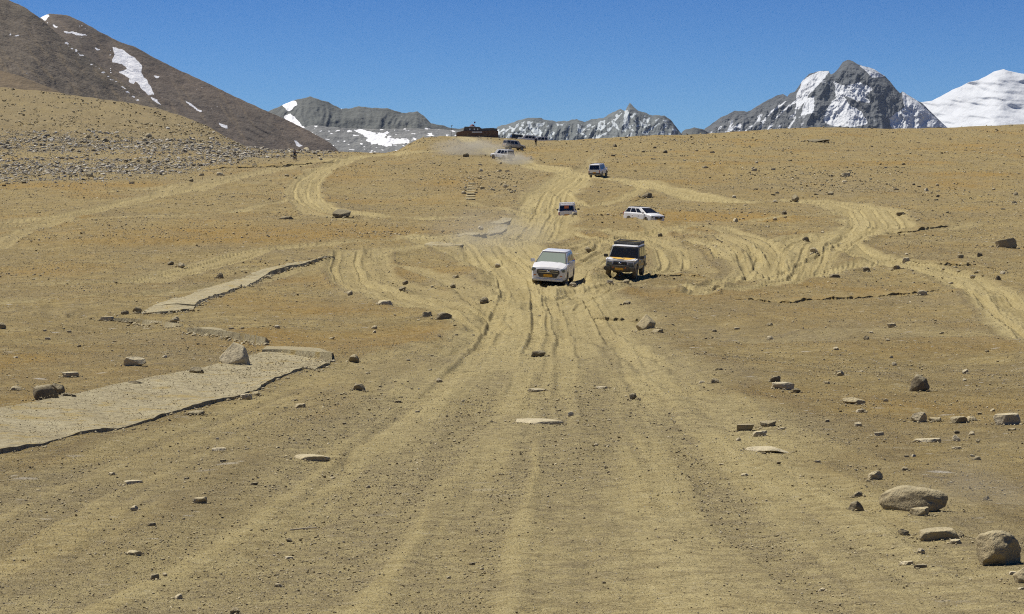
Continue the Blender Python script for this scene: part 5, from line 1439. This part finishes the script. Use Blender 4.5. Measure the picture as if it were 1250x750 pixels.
c7, S7 = make_vehicle('beige car seen from the side, upper of the two near the skyline', None, 'suv_beige')
settle(c7, S7, *CAR['far_suv'], 28)
c8, S8 = make_vehicle('white car parked on the skyline behind the walking person', None, 'suv')
settle(c8, S8, *CAR['park_a'], 172)
c9, S9 = make_vehicle('dark car parked on the skyline above the beige car', None, 'suv_dark')
settle(c9, S9, *CAR['park_b'], 8)
c10, S10 = make_vehicle('white car parked on the skyline right of the walking person', None, 'suv')
settle(c10, S10, *CAR['park_c'], 185)

# ------------------------------------------------------------------ people
def skin_fig(name, pts, edges, parent, mat, root=0, sub=1):
    me = bpy.data.meshes.new(name)
    me.from_pydata([p[:3] for p in pts], edges, [])
    tmp = bpy.data.objects.new(name, me); COL.objects.link(tmp)
    md = tmp.modifiers.new('s', 'SKIN')
    for i, p in enumerate(pts):
        v = me.skin_vertices[0].data[i]; v.radius = (p[3], p[4] if len(p) > 4 else p[3]); v.use_root = (i == root)
    sd = tmp.modifiers.new('d', 'SUBSURF'); sd.levels = sub; sd.render_levels = sub
    dg = bpy.context.evaluated_depsgraph_get(); dg.update()
    out = bpy.data.meshes.new_from_object(tmp.evaluated_get(dg)); bpy.data.objects.remove(tmp)
    out.name = name; out.materials.clear()
    for p in out.polygons: p.use_smooth = True
    return link(name, out, parent, M[mat])
def person(label, joints, loc, heading, hair='hair'):
    """joints: dict of positions in metres, x forward, y left, z up"""
    J = joints
    root = empty('person', loc); root.rotation_euler = (0, 0, R(heading)); tag(root, label, 'person')
    P = []; E = []
    def add(p, r, par=None):
        P.append((*p, *(r if isinstance(r, tuple) else (r, r)))); i = len(P) - 1
        if par is not None: E.append((par, i))
        return i
    pel = add(J['pelvis'], (.15, .11)); sp = add(J['chest'], (.16, .11), pel); nk0 = add(J['neck'], .065, sp); nk = add(J['neck2'], .055, nk0)
    hd = Vector(J['head']); h1 = add(hd - Vector((0, 0, .06)), (.075, .085), nk); h2 = add(hd + Vector((0, 0, .05)), (.082, .095), h1); add(hd + Vector((0, 0, .105)), (.06, .07), h2)
    for s in ('l', 'r'):
        sh = add(J['sh_' + s], .062, sp); el = add(J['el_' + s], .042, sh); wr = add(J['wr_' + s], .028, el)
        d = (Vector(J['wr_' + s]) - Vector(J['el_' + s])).normalized(); pm = Vector(J['wr_' + s]) + d * .06
        pi = add(pm, .034, wr)
        sd = Vector((0, 1, 0)) if abs(d.y) < .7 else Vector((1, 0, 0)); sd = (sd - d * sd.dot(d)).normalized(); cu = d.cross(sd) * (1 if s == 'l' else -1)
        for k, ln in enumerate((.065, .078, .085, .075)):
            o_ = sd * (.027 - .018 * k); a = add(pm + d * .035 + o_, .010, pi); b_ = add(pm + d * (.035 + ln * .6) + o_ + cu * .008, .009, a); add(pm + d * (.035 + ln) + o_ + cu * .025, .007, b_)
        a = add(pm + sd * .04 - d * .01, .012, pi); add(pm + sd * .055 + d * .035, .009, a)
        hp = add(J['hip_' + s], .088, pel); kn = add(J['kn_' + s], .058, hp); an = add(J['an_' + s], .040, kn)
        hl = add(Vector(J['an_' + s]) + Vector((-.03, 0, -.04)), .035, an); add(Vector(J['an_' + s]) + Vector((.16, 0, -.055)), .032, an)
    skin_fig('person_body', P, E, root, 'skin')
    # face
    bm = bmesh.new()
    bmesh.ops.create_icosphere(bm, subdivisions=1, radius=.017, matrix=Matrix.Translation(hd + Vector((.098, 0, -.01))) @ Matrix.Diagonal((1, .8, 1.5, 1)))
    fin(bm, 'nose', root, 'skin', True)
    for s in (-1, 1):
        bm = bmesh.new(); bmesh.ops.create_icosphere(bm, subdivisions=1, radius=.011, matrix=Matrix.Translation(hd + Vector((.083, s * .032, .02)))); fin(bm, 'eye', root, 'hair', True)
        bm = bmesh.new(); bmesh.ops.create_icosphere(bm, subdivisions=1, radius=.028, matrix=Matrix.Translation(hd + Vector((0, s * .083, 0))) @ Matrix.Diagonal((.7, .35, 1, 1))); fin(bm, 'ear', root, 'skin', True)
    bm = bmesh.new(); bmesh.ops.create_icosphere(bm, subdivisions=3, radius=.112, matrix=Matrix.Translation(hd + Vector((-.012, 0, .045))) @ Matrix.Diagonal((1, .93, 1, 1)))
    bmesh.ops.delete(bm, geom=[v for v in bm.verts if v.co.z < hd.z + .03 and v.co.x > hd.x - .03], context='VERTS')
    fin(bm, 'hair', root, hair, True)
    # jacket and trousers follow the body
    T = [(*J['pelvis'], .19, .15), (*J['chest'], .205, .155), (*(Vector(J['neck']) - Vector((0, 0, .01))), .10, .09)]; TE = [(0, 1), (1, 2)]
    for s in ('l', 'r'):
        n0 = len(T); T += [(*J['sh_' + s], .088), (*J['el_' + s], .066), (*(Vector(J['wr_' + s]) * .97 + Vector(J['el_' + s]) * .03), .048)]; TE += [(1, n0), (n0, n0 + 1), (n0 + 1, n0 + 2)]
    skin_fig('jacket', T, TE, root, 'cloth')
    T = [(*J['pelvis'], .17, .14)]; TE = []
    for s in ('l', 'r'):
        n0 = len(T); T += [(*J['hip_' + s], .108), (*J['kn_' + s], .08), (*(Vector(J['an_' + s]) + Vector((0, 0, .02))), .062)]; TE += [(0, n0), (n0, n0 + 1), (n0 + 1, n0 + 2)]
    skin_fig('trousers', T, TE, root, 'cloth2')
    for s in ('l', 'r'):
        a = Vector(J['an_' + s]); bx('shoe', (.28, .10, .09), a + Vector((.05, 0, -.05)), root, 'black', .03)
    return root
walk = dict(pelvis=(0, 0, .95), chest=(.02, 0, 1.25), neck=(.02, 0, 1.45), neck2=(.03, 0, 1.51), head=(.05, 0, 1.61),
            sh_l=(.02, .19, 1.40), el_l=(-.06, .25, 1.13), wr_l=(.04, .26, .90), sh_r=(.02, -.19, 1.40), el_r=(.02, -.25, 1.12), wr_r=(.14, -.25, .90),
            hip_l=(0, .09, .90), kn_l=(.14, .10, .50), an_l=(.10, .10, .095), hip_r=(0, -.09, .90), kn_r=(.02, -.10, .50), an_r=(-.16, -.10, .10))
x, y, z = hit(654, 178)
y = max(y, 500) if y > 420 else 500; x = (654 - CXP) / F * y
person('person in dark clothes walking on the skyline by the parked cars', walk, (x, y, gz(x, y)), -75)

# motorcycle and rider
def motorcycle(px, row, heading):
    x, y, z = hit(px, row)
    root = empty('motorcycle', (x, y, gz(x, y))); root.rotation_euler = (0, 0, R(heading))
    tag(root, 'dark motorcycle on the track in front of the rubble field', 'motorcycle')
    for wx_ in (.70, -.66):
        bm = lathe_y([(.24, -.03), (.30, -.05), (.325, -.03), (.335, 0), (.325, .03), (.30, .05), (.24, .03), (.24, -.03)])
        w_ = fin(bm, 'wheel', root, 'tyre', True, (wx_, 0, .335))
        bm = lathe_y([(.03, -.06), (.05, -.03), (.235, -.02), (.245, 0), (.235, .02), (.05, .03), (.03, .06)]); fin(bm, 'rim', w_, 'rim', True)
    bm = bmesh.new()
    for a, b_ in [((.45, 0, .85), (-.35, 0, .70)), ((.45, 0, .85), (.15, 0, .32)), ((.15, 0, .32), (-.66, 0, .335)), ((-.35, 0, .72), (-.66, 0, .335)), ((-.35, 0, .70), (-.80, 0, .80))]: tube(bm, a, b_, .025)
    fin(bm, 'frame', root, 'black')
    bm = bmesh.new()
    for s in (-1, 1): tube(bm, (.70, s * .08, .335), (.46, s * .07, .98), .024)
    fin(bm, 'fork', root, 'dkgrey')
    bx('engine', (.34, .26, .30), (.05, 0, .46), root, 'dkgrey', .05)
    bx('fuel_tank', (.46, .26, .22), (.20, 0, .86), root, 'black', .08, (0, R(8), 0), 3)
    bx('seat', (.62, .24, .09), (-.30, 0, .82), root, 'black', .03)
    bx('mudguard', (.38, .14, .03), (.72, 0, .70), root, 'black', .01)
    bm = bmesh.new(); tube(bm, (.42, -.36, 1.03), (.42, .36, 1.03), .016); fin(bm, 'handlebar', root, 'black')
    bm = bmesh.new(); bmesh.ops.create_uvsphere(bm, u_segments=14, v_segments=8, radius=.09, matrix=Matrix.Translation((.58, 0, .93))); fin(bm, 'headlight', root, 'lamp', True)
    bm = bmesh.new(); tube(bm, (.05, -.16, .32), (-.75, -.17, .40), .04); fin(bm, 'exhaust', root, 'chrome')
    ride = dict(pelvis=(-.22, 0, .98), chest=(-.10, 0, 1.28), neck=(-.03, 0, 1.47), neck2=(0, 0, 1.52), head=(.03, 0, 1.62),
                sh_l=(-.06, .19, 1.42), el_l=(.16, .30, 1.20), wr_l=(.35, .29, 1.07), sh_r=(-.06, -.19, 1.42), el_r=(.16, -.30, 1.20), wr_r=(.35, -.29, 1.07),
                hip_l=(-.20, .10, .94), kn_l=(.18, .22, .78), an_l=(-.02, .20, .42), hip_r=(-.20, -.10, .94), kn_r=(.18, -.22, .78), an_r=(-.02, -.20, .42))
    person('person in dark jacket riding the motorcycle', ride, (x, y, gz(x, y)), heading)
motorcycle(360, 196, -70)

# ------------------------------------------------------------------ stone building on the skyline
def building():
    Yb = 556.; s = Yb / F; cx = (583 - CXP) * s
    zg = gz(cx, Yb)
    root = empty('stone_building', (cx, Yb, zg)); tag(root, 'low brown stone building with a small dome and flag on the skyline', 'building')
    zrow = lambda row: -(row - YH) * s - zg
    X = lambda px: (px - CXP) * s - cx
    stone = attr_rock_material('brown_masonry', (.17, .105, .075), (.24, .16, .11), scale=1.2)
    def block(name, outline, y0, y1, mat):
        bm = bmesh.new(); a = [bm.verts.new((u, y0, v)) for u, v in outline]; b_ = [bm.verts.new((u, y1, v)) for u, v in outline]
        bm.faces.new(a); bm.faces.new(b_[::-1])
        for i in range(len(a)): bm.faces.new((a[i], b_[i], b_[(i + 1) % len(a)], a[(i + 1) % len(a)]))
        return fin(bm, name, root, mat)
    wall = block('wall', [(X(556.5), -1.6), (X(608), -1.6), (X(608), zrow(160)), (X(602), zrow(159.3)), (X(590), zrow(160)), (X(588), zrow(160.2)), (X(575), zrow(160)), (X(571), zrow(159.4)), (X(562), zrow(160.5)), (X(557), zrow(162))], 0, 5.5, stone)
    block('banner', [(X(576), zrow(162.1)), (X(588.5), zrow(162.1)), (X(588.5), zrow(160.9)), (X(576), zrow(160.9))], -.12, -.05, 'white')
    up = simple('grey_stone_wall', (.16, .155, .14), .9, noise=.4, nscale=1.5)
    block('upper_storey', [(X(565), zrow(161)), (X(607), zrow(161)), (X(607), zrow(157)), (X(600), zrow(156.3)), (X(593), zrow(156.6)), (X(588), zrow(157)), (X(585), zrow(155)), (X(567), zrow(154.6))], 1.2, 4.6, up)
    for px in (573.5, 579, 583): block('window', [(X(px) - .14, zrow(158.8)), (X(px) + .14, zrow(158.8)), (X(px) + .14, zrow(157)), (X(px) - .14, zrow(157))], 1.12, 1.22, 'white')
    prof = [(.62, zrow(154.6)), (.62, zrow(153.8)), (.50, zrow(153.3)), (.42, zrow(152.5)), (.22, zrow(151.9)), (.02, zrow(151.6))]
    def turned(prof, name, mat, xx, yy):
        bm = bmesh.new(); rings = [[bm.verts.new((xx + r * math.cos(a), yy + r * math.sin(a), z)) for a in np.linspace(0, 2 * math.pi, 17)[:-1]] for r, z in prof]
        for a, b_ in zip(rings[:-1], rings[1:]):
            for k in range(16): bm.faces.new((a[k], a[(k + 1) % 16], b_[(k + 1) % 16], b_[k]))
        bm.faces.new(rings[0]); bm.faces.new(rings[-1]); return fin(bm, name, root, mat, False)
    maroon = simple('maroon_roof', (.12, .02, .03), .6)
    turned([(.80, zrow(154.8)), (.80, zrow(154.2)), (.4, zrow(153.9))], 'dome_base', 'white', X(576.3), 2.5)
    turned(prof, 'dome', maroon, X(576.3), 2.5)
    pole = bmesh.new(); tube(pole, (X(578.6), 2.5, zrow(154)), (X(578.6), 2.5, zrow(148.2)), .03); fl = fin(pole, 'flag_pole', root, 'dkgrey')
    bm = bmesh.new(); pts = [(X(578.7) + k * .07, 2.5 + .04 * math.sin(k * 1.3)) for k in range(5)]
    for k in range(4):
        a = [(pts[k][0], pts[k][1], zrow(148.4)), (pts[k + 1][0], pts[k + 1][1], zrow(148.5)), (pts[k + 1][0], pts[k + 1][1], zrow(150.2)), (pts[k][0], pts[k][1], zrow(150.4))]
        vs = [bm.verts.new(q) for q in a] ; ws = [bm.verts.new((q[0], q[1] + .012, q[2])) for q in a]
        bm.faces.new(vs); bm.faces.new(ws[::-1])
        for i in range(4): bm.faces.new((vs[i], ws[i], ws[(i + 1) % 4], vs[(i + 1) % 4]))
    fin(bm, 'flag', fl, simple('red_blue_flag', (.22, .04, .14), .8))
building()
x, y, z = hit(551, 167)
bm = bmesh.new(); tube(bm, (0, 0, -.5), (0, 0, 2.6), .035); tube(bm, (-.05, 0, 2.2), (.25, 0, 2.55), .06)
o = fin(bm, 'pole', None, 'dkgrey', False, (x, 552, gz((551 - CXP) / F * 552, 552))); o.location.x = (551 - CXP) / F * 552
tag(o, 'thin dark pole with a rag on the skyline left of the building', 'pole')

# a dry twig in the dirt, left foreground
x, y, z = hit(372, 649)
bm = bmesh.new(); tube(bm, (-.11, 0, .012), (.0, .01, .022), .006); tube(bm, (0, .01, .022), (.09, .0, .03), .005); tube(bm, (.0, .01, .022), (.05, .05, .04), .003)
o = fin(bm, 'twig', None, simple('dry_wood', (.42, .36, .25), .9), False, (x, y, z)); tag(o, 'dry pale twig lying on dirt in left foreground', 'twig')

# ------------------------------------------------------------------ dust raised by the cars
def dust(name_label, c, size, density, seed):
    bm = bmesh.new(); bmesh.ops.create_icosphere(bm, subdivisions=3, radius=1)
    me = bpy.data.meshes.new('dust_cloud'); bm.to_mesh(me); bm.free()
    m = bpy.data.materials.new('dust'); m.use_nodes = True; nt = m.node_tree; nt.nodes.clear(); g = NT(nt)
    out = g.n('ShaderNodeOutputMaterial'); pv = g.n('ShaderNodeVolumePrincipled')
    pv.inputs['Color'].default_value = (.88, .80, .62, 1); pv.inputs['Anisotropy'].default_value = .2
    P = g.n('ShaderNodeTexCoord').outputs['Object']
    ln = g.n('ShaderNodeVectorMath', operation='LENGTH'); g.l(P, ln.inputs[0])
    f = g.ramp(ln.outputs['Value'], 1., .15)
    n = g.noise(P, 2.2 + seed * .1, 4); f2 = g.math('MULTIPLY', f, g.ramp(n, .35, .65))
    d = g.math('MULTIPLY', f2, density); g.l(d, pv.inputs['Density']); g.l(pv.outputs[0], out.inputs['Volume'])
    o = link('dust_cloud', me, mat=m); o.location = c; o.scale = size
    tag(o, name_label, kind='stuff'); return o
def at(px, row, Y, dz=0): return ((px - CXP) / F * Y, Y, -(row - YH) / F * Y + dz)
dust('dust drifting behind the two cars near the skyline', at(574, 181, 430), (8, 10, 2.2), .32, 1)
dust('dust behind the lower car near the skyline', at(628, 195, 392), (3.5, 7, 1.4), .55, 2)
dust('thin dust over the slope left of the white van', at(600, 285, 165), (5, 16, 2.0), .06, 3)

dust('faint dust hanging over the lower right corner', at(1195, 610, 20.5), (.6, 1.6, .45), .35, 4)
# ------------------------------------------------------------------ thin high-altitude air
bm = bmesh.new(); bmesh.ops.create_cube(bm, size=1); me = bpy.data.meshes.new('haze'); bm.to_mesh(me); bm.free()
hm = bpy.data.materials.new('thin_air'); hm.use_nodes = True; hn = hm.node_tree; hn.nodes.clear()
ho = hn.nodes.new('ShaderNodeOutputMaterial'); hv_ = hn.nodes.new('ShaderNodeVolumePrincipled'); hv_.inputs['Color'].default_value = (.66, .80, 1, 1); hv_.inputs['Density'].default_value = 0.95e-5
hn.links.new(hv_.outputs[0], ho.inputs['Volume'])
o = link('haze', me, mat=hm); o.location = (0, 9800, 690); o.scale = (66000, 22000, 1500)
tag(o, 'thin clear air between the camera and the mountains', kind='stuff')
# ------------------------------------------------------------------ light, sky, camera
SUN_DIR = Vector((-.42, .31, .88)).normalized()
w = bpy.data.worlds.new('World'); SC.world = w; w.use_nodes = True
nt = w.node_tree; bg = nt.nodes['Background']
sky = nt.nodes.new('ShaderNodeTexSky'); sky.sky_type = 'NISHITA'; sky.sun_disc = False
sky.sun_elevation = math.asin(SUN_DIR.z); sky.sun_rotation = math.atan2(SUN_DIR.x, SUN_DIR.y)
sky.altitude = 5000; sky.air_density = 1.0; sky.dust_density = 0.0; sky.ozone_density = 3.0
mul = nt.nodes.new('ShaderNodeMix'); mul.data_type = 'RGBA'; mul.blend_type = 'MULTIPLY'; mul.inputs[0].default_value = 1
mul.inputs[7].default_value = (.335, .545, .86, 1)      # polarised, very clear high-altitude air
tc = nt.nodes.new('ShaderNodeTexCoord'); sp = nt.nodes.new('ShaderNodeSeparateXYZ'); nt.links.new(tc.outputs['Generated'], sp.inputs[0])
rp = nt.nodes.new('ShaderNodeMapRange'); rp.interpolation_type = 'SMOOTHSTEP'; rp.inputs['From Min'].default_value = -.02; rp.inputs['From Max'].default_value = .13
nt.links.new(sp.outputs[2], rp.inputs['Value'])
gm = nt.nodes.new('ShaderNodeMix'); gm.data_type = 'RGBA'; nt.links.new(rp.outputs[0], gm.inputs[0])
gm.inputs[6].default_value = (.32, .50, .70, 1); gm.inputs[7].default_value = (.03, .27, .58, 1)     # thin haze low down, polarised blue above
nt.links.new(gm.outputs[2], mul.inputs[7])
nt.links.new(sky.outputs[0], mul.inputs[6]); nt.links.new(mul.outputs[2], bg.inputs[0]); bg.inputs[1].default_value = .10
L = bpy.data.lights.new('sun', 'SUN'); L.energy = 4.6; L.angle = R(.5); L.color = (1, .95, .86)
lo = bpy.data.objects.new('sun', L); COL.objects.link(lo)
lo.rotation_euler = (-SUN_DIR).to_track_quat('-Z', 'Y').to_euler()
cam = bpy.data.cameras.new('camera'); co = bpy.data.objects.new('camera', cam); COL.objects.link(co)
co.location = (0, 0, 0); co.rotation_euler = (R(90), 0, 0)
cam.sensor_width = 36.; cam.lens = 36. * F / 1250.; cam.shift_y = (YH - 375.) / 1250.
cam.clip_start = .5; cam.clip_end = 80000
SC.camera = co
SC.render.resolution_x = 1024; SC.render.resolution_y = 614
SC.view_settings.view_transform = 'Standard'; SC.view_settings.look = 'None'; SC.view_settings.gamma = 1.0
SC.view_settings.exposure = 0.34
SC.cycles.filter_width = 1.1; SC.cycles.use_denoising = False
SC.cycles.volume_step_rate = 1.0; SC.cycles.max_bounces = 6
